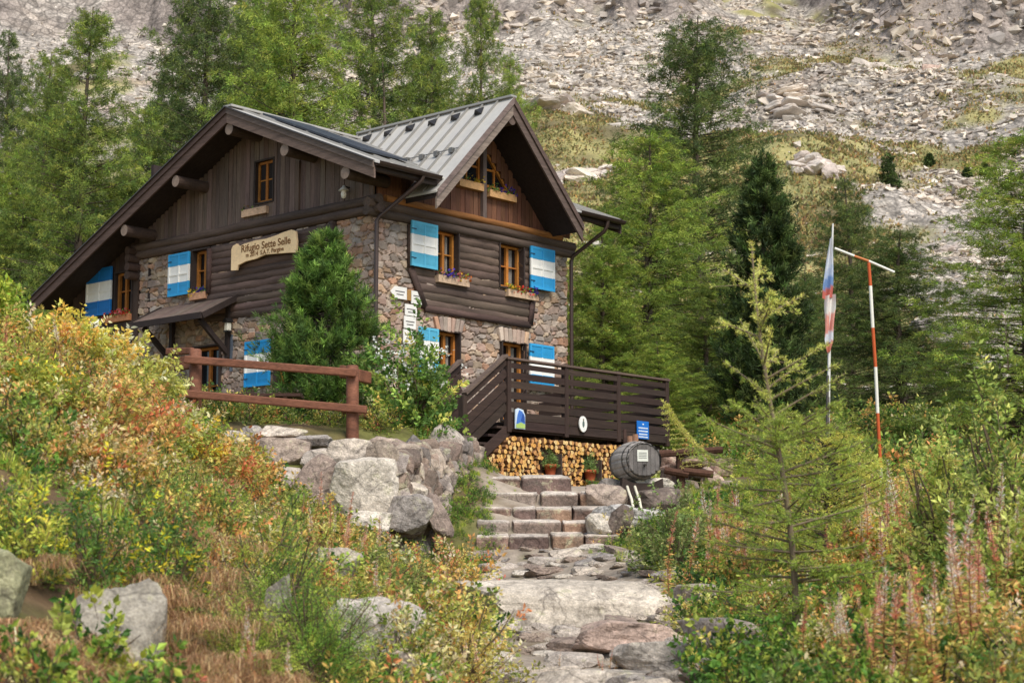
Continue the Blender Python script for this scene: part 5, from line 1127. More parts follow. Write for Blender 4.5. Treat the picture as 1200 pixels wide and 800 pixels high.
# =================================================================== terrace, railings, firewood
TY = -4.5
PXP = [hY(595, 430, TY)[0], hY(662, 430, TY)[0], hY(723, 440, TY)[0], hY(780, 450, TY)[0]]
DK = srgb(66, 50, 44)
ZT0, ZT1 = 2.82, 4.26
def tc_(a=.2): return wcol(srgb(62, 48, 42), a)
o = on_hut('terrace_deck', 'dark timber terrace deck behind the slatted railing', 'terrace', 0, TY, 2.7)
mb = MB()
for x in np.arange(PXP[0], PXP[3], .2): mb.box((x+.1, 2.25, .26), (.185, 4.45, .05), tc_())
mb.build('deck_boards', M['wood_y'], o); mb = MB(); mb.box(((PXP[0]+PXP[3])/2, .06, .16), (PXP[3]-PXP[0], .12, .14), DK)
for x in PXP: mb.box((x, .3, -.55), (.14, .14, 1.3), DK)
mb.build('deck_beam', M['wood_x'], o)
o = on_hut('terrace_railing', 'dark brown slatted terrace railing above the stacked firewood', 'railing', 0, TY, ZT0)
for x in PXP:
    mb = MB(); mb.box((x, 0, .72), (.12, .12, 1.56), tc_(.1)); mb.build('post', M['wood_z'], o, bevel=.012)
rows = [(.0, .17), (.19, .17), (.42, .14), (.63, .14), (.84, .14), (1.05, .13), (1.27, .11)]
for a, b in zip(PXP[:-1], PXP[1:]):
    for z, hh in rows:
        mb = MB(); mb.box(((a+b)/2, -.03, z+hh/2+rng.normal(0, .008)), (b-a-.13, .035, hh), tc_(.22), jit=.006); mb.build('slat', M['wood_x'], o)
mb = MB(); mb.box(((PXP[0]+PXP[3])/2, -.0, 1.45), (PXP[3]-PXP[0]+.16, .17, .05), srgb(104, 86, 76)); mb.build('top_rail', M['wood_x'], o, bevel=.01)
# side return of the railing at its right end and back rail
mb = MB()
for z, hh in rows: mb.box((PXP[3], 1.9, z+hh/2), (.035, 3.8, hh), tc_())
mb.build('side_slats', M['wood_y'], o)
# stair railing dropping to the left, with its far twin and the stair itself
def stair_rail(yo, lab, full=True):
    o = on_hut('stair_railing', lab, 'railing', PXP[0], TY+yo, 2.2, 0, 'railings of the terrace stair'); A = np.array([-.07, 0, 2.02]); B = np.array([-1.30, 0, 1.14]); zv = np.array([0, 0, 1.])
    for z in (.0, -.24, -.48, -.72, -.93):
        mb = MB(); mb.bar(A+zv*z, B+zv*z, .04, .15 if z > -.7 else .2, tc_(.2)); mb.build('slat', M['wood_x'], o)
    mb = MB(); mb.bar(A+zv*.11, B+zv*.11, .15, .05, srgb(100, 84, 74)); mb.build('top_rail', M['wood_x'], o)
    mb = MB(); mb.box((-1.34, 0, .55), (.12, .12, 1.32), tc_(.1)); mb.build('post', M['wood_z'], o); return o
stair_rail(-.0, 'dark slatted stair railing sloping down left from the terrace corner'); stair_rail(1.25, 'far stair railing whose dark end post shows behind the leafy bush')
o = on_hut('terrace_stair', 'dark wooden stair between the sloping railings', 'stair', PXP[0], TY+.6, 2.0)
for i in range(5):
    mb = MB(); mb.box((-.15-.26*i, 0, .86-.18*i), (.3, 1.15, .05), tc_()); mb.build('tread', M['wood_y'], o)
for s in (-.6, .6): mb = MB(); mb.bar((-.02, s, .8), (-1.35, s, -.12), .05, .2, DK); mb.build('stringer', M['wood_x'], o)

# firewood: every split log of the stack is a log
LOGP = []
for i in range(9):
    mb = MB(); st = np.random.default_rng(60+i); kind = i % 3; L = .42
    if kind == 0: poly = [(math.cos(a)*.066*st.uniform(.88, 1.1), math.sin(a)*.066*st.uniform(.88, 1.1)) for a in np.linspace(0, 2*pi, 9)[:-1]]
    elif kind == 1: poly = [(-.072, -.05), (.072, -.05), (.05, .03), (.0, .066), (-.05, .03)]
    else: poly = [(-.06, -.05), (.064, -.04), (.075, .0), (.03, .07), (-.03, .05)]
    e = [srgb(240, 190, 112), srgb(228, 168, 90), srgb(242, 206, 142), srgb(214, 156, 96)][i % 4]
    P = np.array(poly); n = len(P)
    V = np.concatenate([np.c_[P[:, 0], np.zeros(n), P[:, 1]], np.c_[P[:, 0], np.full(n, L), P[:, 1]]]); side = [(i2, (i2+1) % n, n+(i2+1) % n, n+i2) for i2 in range(n)]
    mb.add(V, side, srgb(150, 110, 76)*.8)
    q = P*.93; mb.add(np.concatenate([np.c_[P[:, 0], np.zeros(n), P[:, 1]], np.c_[q[:, 0], np.full(n, -.004), q[:, 1]]]), [(i2, (i2+1) % n, n+(i2+1) % n, n+i2) for i2 in range(n)], srgb(120, 84, 56))
    mb.add(np.concatenate([np.c_[q[:, 0], np.full(n, -.005), q[:, 1]], [[0.004, -.005, .002]]]), [(i2, (i2+1) % n, n) for i2 in range(n)], np.concatenate([np.tile(e, (n, 1)), [e*.72]]))
    ob = mb.build('firewood_log', M['wood']); tag(ob, 'split firewood log in the stack under the terrace', 'firewood', 'split logs of the firewood stack'); ob.location = (0, 0, -5); LOGP.append(ob)
used = 0; st = np.random.default_rng(3); zrow = 1.46; r = 0; cells = []
while zrow < 2.72:
    x = -1.75+(r % 2)*.05
    while x < 3.86:
        top = 2.70 if x > PXP[0]-.05 else 2.66-(PXP[0]-x)*.72
        bot = 1.50 if x > 1.0 else (1.82 if x > -.9 else 1.95)
        pot = (abs(x-.70) < .24 and 1.92 < zrow < 2.50) or (abs(x-2.02) < .24 and 1.86 < zrow < 2.44)
        if zrow < top and zrow >= bot-.02 and not pot: cells.append((x+st.normal(0, .01), zrow+st.normal(0, .01)))
        x += .104+st.uniform(-.006, .01)
    zrow += .09; r += 1
print('firewood', len(cells))
cells = sorted(cells, key=lambda c: (abs(c[0]-1.4)/2.6)**2+((c[1]-2.2)/.8)**2); rest = cells[300:]; cells = cells[:300]
if rest:
    mbr = MB()
    for (x, z) in rest:
        q = LOGP[int(st.integers(9))]; V = np.array([v.co[:] for v in q.data.vertices]); cc = np.empty(len(V)*4, np.float32); q.data.color_attributes['Col'].data.foreach_get('color', cc); s_ = st.uniform(.7, .84); t = st.uniform(0, 6.28)
        V = V*[s_, 1, s_]; V = np.stack([V[:, 0]*math.cos(t)+V[:, 2]*math.sin(t), V[:, 1], -V[:, 0]*math.sin(t)+V[:, 2]*math.cos(t)], 1)+[x, TY-.06+st.uniform(-.05, .05), z-1.5]
        mbr.add(V, [tuple(p.vertices) for p in q.data.polygons], cc.reshape(-1, 4)[:, :3])
    o = mbr.build('firewood', M['wood'], None, loc=tuple(hw(0, 0, 1.5)), rz=HROT); tag(o, 'outer split logs of the firewood stack around its middle', 'firewood', kind='stuff')
for k, (x, z) in enumerate(cells):
    o = LOGP[k % 9] if k < 9 else LOGP[(k*7+int(st.integers(9))) % 9].copy()
    if k >= 9: COL.objects.link(o)
    p = hw(x, TY-.06+st.uniform(-.05, .05), z); o.location = tuple(p); o.rotation_euler = (0, st.uniform(0, 6.28), HROT+st.normal(0, .03)); s = st.uniform(.7, .84); o.scale = (s, 1, s)
# frame of the firewood niche
# terracotta pots standing in gaps of the stack
for lab, X, Z in (('terracotta pot with green herb in the left gap of the firewood', .70, 1.93), ('terracotta pot with bushy green herb in the right gap of the firewood', 2.02, 1.87)):
    o = on_hut('plant_pot', lab, 'plant pot', X, TY-.12, Z, 0, 'pots in the firewood stack'); mb = MB(); mb.tube([(0, 0, 0), (0, 0, .17), (0, 0, .17), (0, 0, .23), (0, 0, .225)], [.095, .125, .14, .142, .11], 18, srgb(188, 98, 62)); mb.build('pot', M['pot'], o, True)
    s, l = bush(.3, .19, int(X*100), [(srgb(96, 116, 66), 3), (srgb(128, 146, 86), 2)], stems=6, twigs=60, lf=18, leaf=.045, asp=.4, twl=.14)
    for q in (s, l): q.v = [v+np.array([0, 0, .2]) for v in q.v]
    l.build('foliage', M['leaf'], o); mb = MB(); mb.box((.0, .16, .28), (.44, .03, .58), srgb(70, 52, 40)); mb.box((0, 0, -.02), (.42, .3, .03), srgb(110, 80, 54)); mb.box((.21, 0, .2), (.03, .28, .5), srgb(84, 70, 62)); mb.build('niche_board', M['wood'], o)

# signs on the railing
o = on_hut('railing_sign', 'small poster of a blue mountain over green meadow at the railing corner', 'sign', PXP[0]+.1, TY-.12, 2.84, 0); o.scale = (.8, 1, .84); mb = MB()
mb.prism([(0, 0), (.38, 0), (.38, .34), (.3, .47), (.12, .5), (0, .46)], (1, 0, 0), (0, 0, 1), (0, .02, 0), (0, 0, 0), srgb(206, 222, 236)); mb.build('board', M['paint'], o)
for poly, c in (([(.03, .12), (.36, .12), (.34, .34), (.26, .42), (.14, .46), (.08, .34)], srgb(74, 118, 196)), ([(.2, .2), (.36, .14), (.35, .3), (.27, .38)], srgb(48, 84, 160)), ([(.02, .02), (.36, .02), (.36, .12), (.2, .16), (.02, .1)], srgb(170, 196, 110))):
    mb = MB(); mb.prism(poly, (1, 0, 0), (0, 0, 1), (0, .003, 0), (0, -.004, 0), c); ob = mb.build('picture', M['paint'], o); o_ = ob
    ob.location = (0, -.002*len(o.children), 0)
o = on_hut('railing_sign', 'round white plaque with a dark figure in the middle of the railing', 'sign', hY(679, 497, TY)[0], TY-.1, hY(679, 497, TY)[2]); mb = MB(); a = np.linspace(0, 2*pi, 28, endpoint=False)
mb.prism(np.c_[.13*np.cos(a), .17*np.sin(a)], (1, 0, 0), (0, 0, 1), (0, .025, 0), (0, -.01, 0), srgb(238, 236, 230)); mb.build('plaque', M['paint'], o); mb = MB(); mb.prism(np.c_[.035*np.cos(a), .07*np.sin(a)], (1, 0, 0), (0, 0, 1), (0, .004, 0), (0, -.015, 0), srgb(96, 110, 104)); mb.prism(np.c_[.02*np.cos(a), .025*np.sin(a)+.09], (1, 0, 0), (0, 0, 1), (0, .004, 0), (0, -.015, 0), srgb(120, 110, 90)); mb.build('emblem', M['paint'], o)
q = hY(749, 504, TY)
o = on_hut('railing_sign', 'bright blue notice with white lines of writing at the right of the railing', 'sign', q[0], TY-.1, q[2]); mb = MB(); o.scale = (.86, 1, .86); mb.box((0, 0, 0), (.5, .02, .46), srgb(30, 112, 200)); mb.build('board', M['paint'], o, bevel=.004)
for k, (z, w) in enumerate(((.15, .08), (.05, .4), (-.03, .4), (-.11, .36), (-.18, .4))):
    mb = MB(); n = max(1, int(w/.045)); 
    for i in range(n): mb.box((-w/2+w*(i+.5)/n, -.013, z), (w/n*.78, .004, .035), srgb(226, 236, 244))
    mb.build('writing_line', M['paint'], o)

# =================================================================== stone steps
def block(mb, x0, x1, y0, y1, z0, z1, seed, col, tilt=.0):
    P, F, f = rock_verts(3, (1, 1, 1), seed, planes=5, soft=60., rough=.03)
    P = np.sign(P)*np.abs(P/np.abs(P).max(0))**.24
    P = P/np.abs(P).max(0)*.5; o = np.random.default_rng(seed).uniform(0, 40, 3); nz = .05*fbm(P[:, 0]*5+o[0], P[:, 1]*5+o[1], P[:, 2]*5+o[2], 3, 3)
    P = P+P*nz[:, None]*2; S = np.array([x1-x0, y1-y0, z1-z0]); V = P*S+np.array([(x0+x1)/2, (y0+y1)/2, (z0+z1)/2]); V[:, 2] += (V[:, 1]-(y0+y1)/2)*tilt
    top = sstep(.40, .47, P[:, 2])[:, None]; c = np.asarray(col)[None]*(1+.5*fbm(P[:, 0]*6+o[1], P[:, 1]*6, P[:, 2]*6+o[0], 5, 3))[:, None]; c = lerp(c, srgb(212, 200, 186)[None]*(1+.25*f[:, None]), top*.85); mb.add(V, F, np.clip(c, 0, 1))
PST = [srgb(148, 120, 106), srgb(162, 130, 108), srgb(124, 102, 94), srgb(156, 140, 128), srgb(170, 138, 114), srgb(140, 120, 108)]
SP = at(640, 640, 25)
steps = thing('stone_steps', 'flight of rough stone steps leading up to the firewood stack', 'steps', (0.45, 25, .33), 0)
rows = [(25.0, .33, .19, -.60, 1.45, 4, (556, 727), 624), (25.5, .56, .20, 0, 0, 3, (558, 694), 608), (26.0, .78, .2, 0, 0, 4, (560, 712), 592), (26.5, 1.01, .21, 0, 0, 3, (558, 735), 575), (27.05, 1.22, .2, 0, 0, 2, (564, 672), 556)]
for i, (y, _, h, _, _, n, (xa, xb), ytop) in enumerate(rows):
    x0 = at(xa, ytop, y)[0]; x1 = at(xb, ytop, y)[0]; zt = at(640, ytop, y)[2]; mb = MB(); st = np.random.default_rng(90+i)
    cut = np.sort(np.r_[x0, x1, x0+(x1-x0)*(np.arange(1, n)+st.uniform(-.25, .25, n-1))/n])
    for k in range(n): block(mb, cut[k]+.002, cut[k+1]-.002, y+st.uniform(-.03, .03), y+.64, zt-.46+st.uniform(-.02, .02), zt+st.uniform(-.012, .012), 1000+i*10+k, PST[(i*3+k*2) % 6]*.80, .09)
    b = mb.build('step', M['rock'], steps, False, off=(0.45, 25, .33))

# =================================================================== boulder wall, dry stone wall
RC = [srgb(184, 172, 160), srgb(166, 148, 134), srgb(152, 134, 122), srgb(196, 182, 166), srgb(158, 149, 142), srgb(206, 195, 180)]
GB = 'boulders of the retaining bank'
def wall_boulder(lab, px, py, d, w, h, seed, ci, dep=.9, rot=(0, 0, 0), dark=1.0, **k):
    p = at(px, py, d); m = d/FPX; boulder('boulder', lab, 'boulder', p, (w*m*1.08, max(w, h)*m*dep, h*m*1.08), seed, RC[ci]*dark, rot, 4, GB, rough=.05, **k)
wall_boulder('largest pale boulder, lying in the middle of the boulder wall', 426, 574, 24.6, 76, 66, 801, 5, .7, (0, .25, .2))
wall_boulder('brown slanted boulder left of the largest pale boulder', 378, 572, 24.8, 62, 72, 802, 2, .7, (0, .5, 0))
wall_boulder('long brown grey boulder at the left of the wall under the flat slabs', 328, 534, 25.8, 66, 42, 803, 1, .8, (0, .05, .2))
wall_boulder('flat slab on top of the long brown grey boulder', 328, 508, 26.1, 52, 16, 804, 3, .9)
wall_boulder('flat grey slab right of the other slab on top of the wall', 368, 518, 26.0, 46, 18, 805, 4, .9)
wall_boulder('small squarish boulder between the long boulder and the fence post', 376, 538, 25.6, 38, 26, 806, 0, .8)
wall_boulder('pale boulder at the foot of the right fence post', 414, 530, 25.6, 56, 34, 807, 3, .8)
wall_boulder('reddish cap stone beside the fence post foot', 446, 528, 25.7, 40, 30, 808, 1, .8)
wall_boulder('upright grey brown boulder right of the cap stone', 470, 540, 25.6, 34, 50, 809, 2, .8, (0, -.4, 0))
wall_boulder('leaning pale boulder above the right side of the largest boulder', 462, 562, 25.0, 38, 44, 810, 0, .8, (0, .3, 0))
wall_boulder('dark pointed stone at the top end of the boulder wall', 484, 525, 26.2, 22, 22, 811, 4, .8, (0, .6, 0), .6)
wall_boulder('rounded small boulder between leaning boulder and dry stone wall', 486, 577, 24.9, 28, 22, 812, 3, .8)
wall_boulder('smooth grey boulder low at the right foot of the boulder wall', 478, 602, 24.5, 46, 50, 813, 4, .8, (0, .3, 0))
wall_boulder('small wedge stone between brown and largest boulder', 386, 556, 24.7, 26, 28, 814, 1, .7, (0, .4, 0))
wall_boulder('half buried pale boulder at the left lower end of the wall', 330, 566, 24.8, 50, 32, 815, 0, .8)
wall_boulder('flat boulder beneath the largest pale one', 430, 614, 24.2, 62, 28, 816, 5, .8)
wall_boulder('pinkish stone heap piece at the far left of the wall top', 262, 518, 26.2, 42, 26, 817, 0, .8)
wall_boulder('small grey stone by the lower fence rail at the wall top', 296, 508, 26.4, 26, 20, 818, 4, .8)
wall_boulder('grey boulder on the wall end just left of the stair railing foot', 528, 520, 27.6, 42, 34, 819, 0, .8, (0, .5, 0), .9)
wall_boulder('dark brown narrow slab leaning at the right foot of the wall', 512, 606, 24.6, 22, 54, 820, 2, .8, (0, -.35, 0), .85)
# dry stone wall of small stones on edge, running back along the steps
o = thing('dry_stone_wall', 'dry stone wall of many small upright stones beside the steps', 'stone wall', at(530, 600, 25.4), 0); O = np.array(at(530, 600, 25.4))
mb = MB(); A = at(484, 600, 24.55); B = at(572, 560, 27.9); A[2] = .15; B[2] = .9; st = np.random.default_rng(44); nn = 0
DR = np.array([B[0]-A[0], B[1]-A[1], 0]); DL = np.linalg.norm(DR); DR /= DL; NRM = np.array([DR[1], -DR[0], 0])
zr = 0
for row in range(11):
    s = st.uniform(-.1, .1)
    while s < DL:
        w = st.uniform(.07, .16); h = st.uniform(.22, .4); t = s/DL; base = lerp(A, B, t); topz = lerp(1.66, 2.0, t); z = base[2]+row*.19+st.normal(0, .03)
        if z < topz:
            V, F, f = rock_verts(2, (w*1.25, .5, h*1.15), int(st.integers(9999)), planes=6, soft=60., rough=.05); a = st.normal(.35, .22); R = np.array((Matrix.Rotation(math.atan2(DR[1], DR[0])+st.normal(0, .2), 3, 'Z') @ Matrix.Rotation(a, 3, 'Y')))
            mb.add(V@R.T+base+DR*0+np.array([0, 0, z-base[2]])-NRM*(.06*row)+NRM*st.normal(0, .03)-O, F, np.array(RC[st.integers(5)])*np.array([1, .95, .92])*st.uniform(.5, .9)*(1+.3*f[:, None]))
        s += w*.93
mb.build('stonework', M['rock'], o)
mb = MB(); c = (A+B)/2; mb.bar(A+DR*.5-NRM*.55+[0, 0, .5]-O, B-DR*.3-NRM*.65+[0, 0, .55]-O, .4, 1.2, srgb(60, 50, 42)); mb.build('core', M['soil'], o)
# stones around the fountain and behind it
GS_ = 'stones around the barrel fountain'
def fstone(lab, px, py, d, w, h, seed, ci, dep=.9, rot=(0, 0, 0), dark=1., grp=GS_):
    p = at(px, py, d); m = d/FPX; boulder('boulder', lab, 'boulder', p, (w*m*1.1, w*m*dep, h*m*1.1), seed, RC[ci]*dark, rot, 4, grp, rough=.05)
fstone('pale rounded stone under the right side of the barrel', 763, 570, 27.2, 44, 22, 831, 5)
fstone('grey block under the left side of the barrel', 714, 574, 27.3, 30, 30, 832, 4, .9, (0, 0, .2), .8)
fstone('dark wet boulder below the barrel to the right', 770, 589, 26.6, 56, 32, 833, 2, .9, (0, 0, .3), .55)
fstone('dark boulder filling the gap under the water stream', 738, 584, 27.1, 30, 36, 836, 4, .9, (0, 0, .2), .3)
fstone('pinkish boulder between top step and barrel', 706, 582, 26.6, 44, 28, 834, 1)
fstone('pale stone at the right end of the middle steps', 704, 616, 25.3, 38, 26, 835, 5)
fstone('dark upright stone under the left edge of the stone basin', 727, 611, 25.2, 22, 34, 837, 2, .8, (0, .35, 0), .55)
GC = 'red brown rubble stones right of the barrel'
for i, (px, py, w, h, ci) in enumerate(((782, 540, 30, 18, 1), (790, 556, 34, 22, 2), (812, 540, 44, 14, 1), (820, 555, 40, 18, 0), (836, 566, 34, 24, 3), (806, 574, 32, 22, 0), (846, 548, 26, 20, 1), (780, 572, 26, 20, 2), (850, 575, 30, 20, 4))):
    p = at(px, py, 29.5-.2*(i % 3)); m = 29/FPX; boulder('rubble_stone', 'red brown rubble stone behind the barrel fountain', 'stone', p, (w*m*1.1, w*m*.8, h*m*1.1), 850+i, RC[ci]*np.array([1., .86, .82]), (0, st.normal(0, .15), st.uniform(0, 1)), 3, GC, rough=.05)
o = thing('log_barrier', 'old dark wooden post with poles among the rubble stones', 'barrier', at(800, 575, 28.9), 0); O = np.array(at(800, 575, 28.9)); dk2 = srgb(84, 58, 46)
def pz(a, b): return np.array(at(a, b, 28.9))-O
mb = MB(); mb.tube([pz(798, 578), pz(797, 527)], .075, 8, dk2, rn=.08); mb.build('post', M['bark'], o)
for (a, b) in (((778, 551), (806, 556)), ((800, 552), (835, 556)), ((772, 532), (846, 527))): mb = MB(); mb.tube([pz(*a)+[0, -.1, 0], pz(*b)+[0, -.1, 0]], .06, 8, dk2, rn=.08); mb.build('pole', M['bark'], o)

# barrel fountain
bc = np.array(at(744, 541, 27.2)); ax = unit(np.array([.30, -.95, .03])); sx = unit(np.cross(ax, [0, 0, 1])); sz = np.cross(sx, ax)
BR = Matrix(((sx[0], ax[0], sz[0]), (sx[1], ax[1], sz[1]), (sx[2], ax[2], sz[2])))
o = thing('water_barrel', 'weathered grey wooden barrel on its side feeding the fountain', 'barrel', bc, 0); o.rotation_euler = BR.to_euler(); o.scale = (.9, .9, .9)
mb = MB(); L = .92; k = np.linspace(-.5, .5, 13); rad = .365-.075*(k*2)**2; n = 64; a = np.linspace(0, 2*pi, n, endpoint=False); gro = np.where(np.arange(n) % 4 == 0, .965, 1.0)
V = np.array([[r*g*math.cos(t)*1.05, kk*L, r*g*math.sin(t)] for kk, r in zip(k, rad) for t, g in zip(a, gro)]); i, j = np.meshgrid(np.arange(12), np.arange(n), indexing='ij'); F = np.stack([i*n+j, i*n+(j+1) % n, (i+1)*n+(j+1) % n, (i+1)*n+j], -1).reshape(-1, 4)
sc_ = np.array([srgb(168, 160, 152)*rng.uniform(.75, 1.1) for _ in range(16)]); mb.add(V, F, np.tile(np.repeat(sc_, 4, 0), (13, 1))); mb.build('staves', M['wood'], o)
for s in (-1, 1):
    mb = MB(); r0 = .272
    for b in range(7):
        x0 = -r0+2*r0*b/7; x1 = -r0+2*r0*(b+1)/7-.004; zz0 = math.sqrt(max(0, r0**2-min(abs(x0), abs(x1))**2)) if x0*x1 > 0 else r0; c = srgb(112, 106, 102)*rng.uniform(.6, 1.1)
        mb.box(((x0+x1)/2*1.05, s*.425, 0), ((x1-x0)*1.05, .03, 2*zz0), c)
    mb.build('barrel_head', M['wood'], o)
for kk in (-.46, -.3, .3, .46):
    mb = MB(); r = .365-.075*(kk*2)**2+.006; P = [[r*math.cos(t)*1.05, kk*L, r*math.sin(t)] for t in np.linspace(0, 2*pi, 41)]; 
    V = np.array([[p[0]*s, p[1]+d, p[2]*s] for p in P for d, s in ((-.022, 1), (.022, 1))]); mb.add(V, [(2*q, 2*q+2, 2*q+3, 2*q+1) for q in range(40)], srgb(70, 68, 68)); mb.build('hoop', M['brown_metal'], o, True)
mb = MB(); mb.box((.03, .445, .07), (.2, .012, .2), srgb(216, 216, 204)); lb = mb.build('label', M['paint'], o)
mb = MB()
for z in (.12, .09, .06, .03): mb.box((.03, .4525, z), (.15, .004, .012), srgb(140, 140, 134))
mb.build('writing_line', M['paint'], lb)
mb = MB(); mb.tube([(.0, .44, -.09), (.0, .50, -.1)], .02, 8, srgb(60, 54, 50)); mb.build('tap', M['brown_metal'], o)
for x, y in ((.0, -.22), (.02, .1)):
    mb = MB(); mb.tube([(x, y, .3), (x, y, .48)], [.055, .05], 10, srgb(150, 112, 88)); mb.build('bung', M['wood'], o)
mb = MB(); mb.tube([(.02, -.4, .3), (.02, -.42, .62)], .035, 8, srgb(70, 50, 42)); mb.build('inlet_post', M['wood'], o)
o = thing('barrel_cradle', 'dark wooden cradle carrying the barrel', 'stand', bc-[0, 0, .55], 0); o.rotation_euler = (0, 0, math.atan2(ax[1], ax[0])-pi/2)
for y in (-.28, .28):
    mb = MB(); mb.prism([(-.36, 0), (.36, 0), (.34, .28), (.16, .2), (-.16, .2), (-.34, .28)], (1, 0, 0), (0, 0, 1), (0, .1, 0), (0, y-.05, 0), srgb(58, 46, 40)); mb.box((-.26, y, -.15), (.1, .1, .3), srgb(50, 40, 36)); mb.box((.26, y, -.15), (.1, .1, .3), srgb(50, 40, 36)); mb.build('frame', M['wood'], o)
for lab, dx in (('left of the two pale water hoses falling from the barrel into the basin', 0), ('right of the two pale water hoses falling from the barrel into the basin', 9)):
    P = [np.array(at(735+dx, y, d)) for y, d in ((570, 26.75), (575, 26.4), (585, 26.2), (596, 26.05))]; P = [p+np.array([x*.0135, 0, 0]) for p, x in zip(P, (0, 1.5, 5, 7))]
    o = thing('water_hose', lab, 'hose', P[0]); mb = MB(); mb.tube(np.array(P)-P[0], .022, 8, srgb(222, 214, 190)); mb.build('hose', M['paint'], o, True)
o = thing('stone_basin', 'rough pale stone basin catching the water below the barrel', 'basin', at(738, 606, 25.6), 0)
P, F, f = rock_verts(4, (1.02, .9, .40), 871, planes=6, rough=.05); top = (P[:, 2] > .07); rr = np.hypot(P[:, 0]/.40, P[:, 1]/.34); P[:, 2] = np.where(top & (rr < 1), P[:, 2]-.16*sstep(1, .55, rr), P[:, 2]); mb = MB(); mb.add(P, F, srgb(196, 190, 182)[None]*(1+.4*f[:, None])); mb.build('bowl', M['rock'], o, False); o.rotation_euler = (0, .12, .2)
mb = MB(); a = np.linspace(0, 2*pi, 20, endpoint=False); mb.add(np.c_[.30*np.cos(a), .25*np.sin(a), np.full(20, .085)], [tuple(range(20))], (.03, .035, .035)); mb.build('water', M['glass'], o)

# =================================================================== rustic fence
FB = srgb(124, 80, 60)
o = thing('rail_fence', 'reddish brown two rail wooden fence above the boulder wall', 'fence', at(413, 520, 26.6), 0); O = np.array(at(413, 520, 26.6)); 
def fp(a, b, d=26.6): return np.array(at(a, b, d))-O
M['fence'] = mat('fence_wood', nscale=3, stretch=(.6, 2, 2), var=.55, bump=.6, bscale=22, bdist=.008, rough=.7)
for (a, y0, y1, d) in ((413, 428, 521, 26.6), (229, 409, 505, 27.0)):
    mb = MB(); p0 = fp(a, y1, d); p1 = fp(a, y0, d); mb.tube([p0, (p0+p1)/2, p1-[0, 0, .02], p1], [.1, .1, .097, .08], 14, FB, rn=.02); mb.build('post', M['fence'], o, True)
for (A, B, hgt) in (((216, 421, 26.85), (418, 437, 26.45), .125), ((216, 461, 26.85), (430, 480, 26.45), .125), ((400, 435, 26.75), (433, 443, 27.6), .2), ((402, 478, 26.8), (432, 486, 27.6), .15), ((192, 429, 27.6), (232, 423, 27.2), .22), ((196, 412, 27.7), (226, 411, 27.3), .11)):
    mb = MB(); mb.bar(fp(*A), fp(*B), .09, hgt, FB*rng.uniform(.85, 1.05), ); mb.build('rail', M['fence'], o, bevel=.02)
# rough table and bench behind the fence
o = thing('picnic_bench', 'dark low wooden bench with crossed legs behind the lower fence rail', 'bench', (at(290, 490, 28.2)[0], 28.2, g1(at(290, 490, 28.2)[0], 28.2)), 0)
for y in (-.18, .0, .18): mb = MB(); mb.box((0, y, .42), (1.8, .15, .05), srgb(70, 48, 40)); mb.build('seat_board', M['wood'], o)
for x in (-.7, .65):
    for s in (-1, 1): mb = MB(); mb.bar((x, -.28*s, 0), (x, .22*s, .4), .06, .08, srgb(96, 66, 52)); mb.build('leg', M['wood'], o)
# ground sign post plants near: poles
o = thing('marker_pole', 'tall orange and white banded pole with a crossbar on top', 'pole', at(1033, 570, 26), 0); O = np.array(at(1033, 570, 26)); 
pts = [(1033, 575), (1031.5, 545), (1030, 512), (1026.5, 447), (1024, 392), (1020.5, 341), (1018, 309)]
cols = [srgb(226, 222, 210), srgb(196, 92, 44), srgb(196, 92, 44), srgb(230, 226, 214), srgb(196, 92, 44), srgb(230, 226, 214)]
pts = [(1033.5, 580), (1032, 548), (1028.5, 484), (1026, 430), (1022.8, 384), (1020, 335), (1018, 308)]; cols = [srgb(226, 222, 210), srgb(192, 88, 42), srgb(230, 226, 214), srgb(192, 88, 42), srgb(230, 226, 214), srgb(192, 88, 42)]
for a, b, c in zip(pts[:-1], pts[1:], cols):
    mb = MB(); mb.tube([np.array(at(*a, 26))-O, np.array(at(*b, 26))-O], .026, 10, c); mb.build('band', M['paint'], o, True)
for a, b, c in (((978, 291), (1001, 300), srgb(228, 226, 216)), ((1001, 300), (1018, 306), srgb(196, 120, 70)), ((1018, 306), (1048, 319), srgb(228, 226, 216))):
    mb = MB(); mb.tube([np.array(at(*a, 26))-O, np.array(at(*b, 26))-O], .02, 10, c); mb.build('crossbar', M['paint'], o, True)
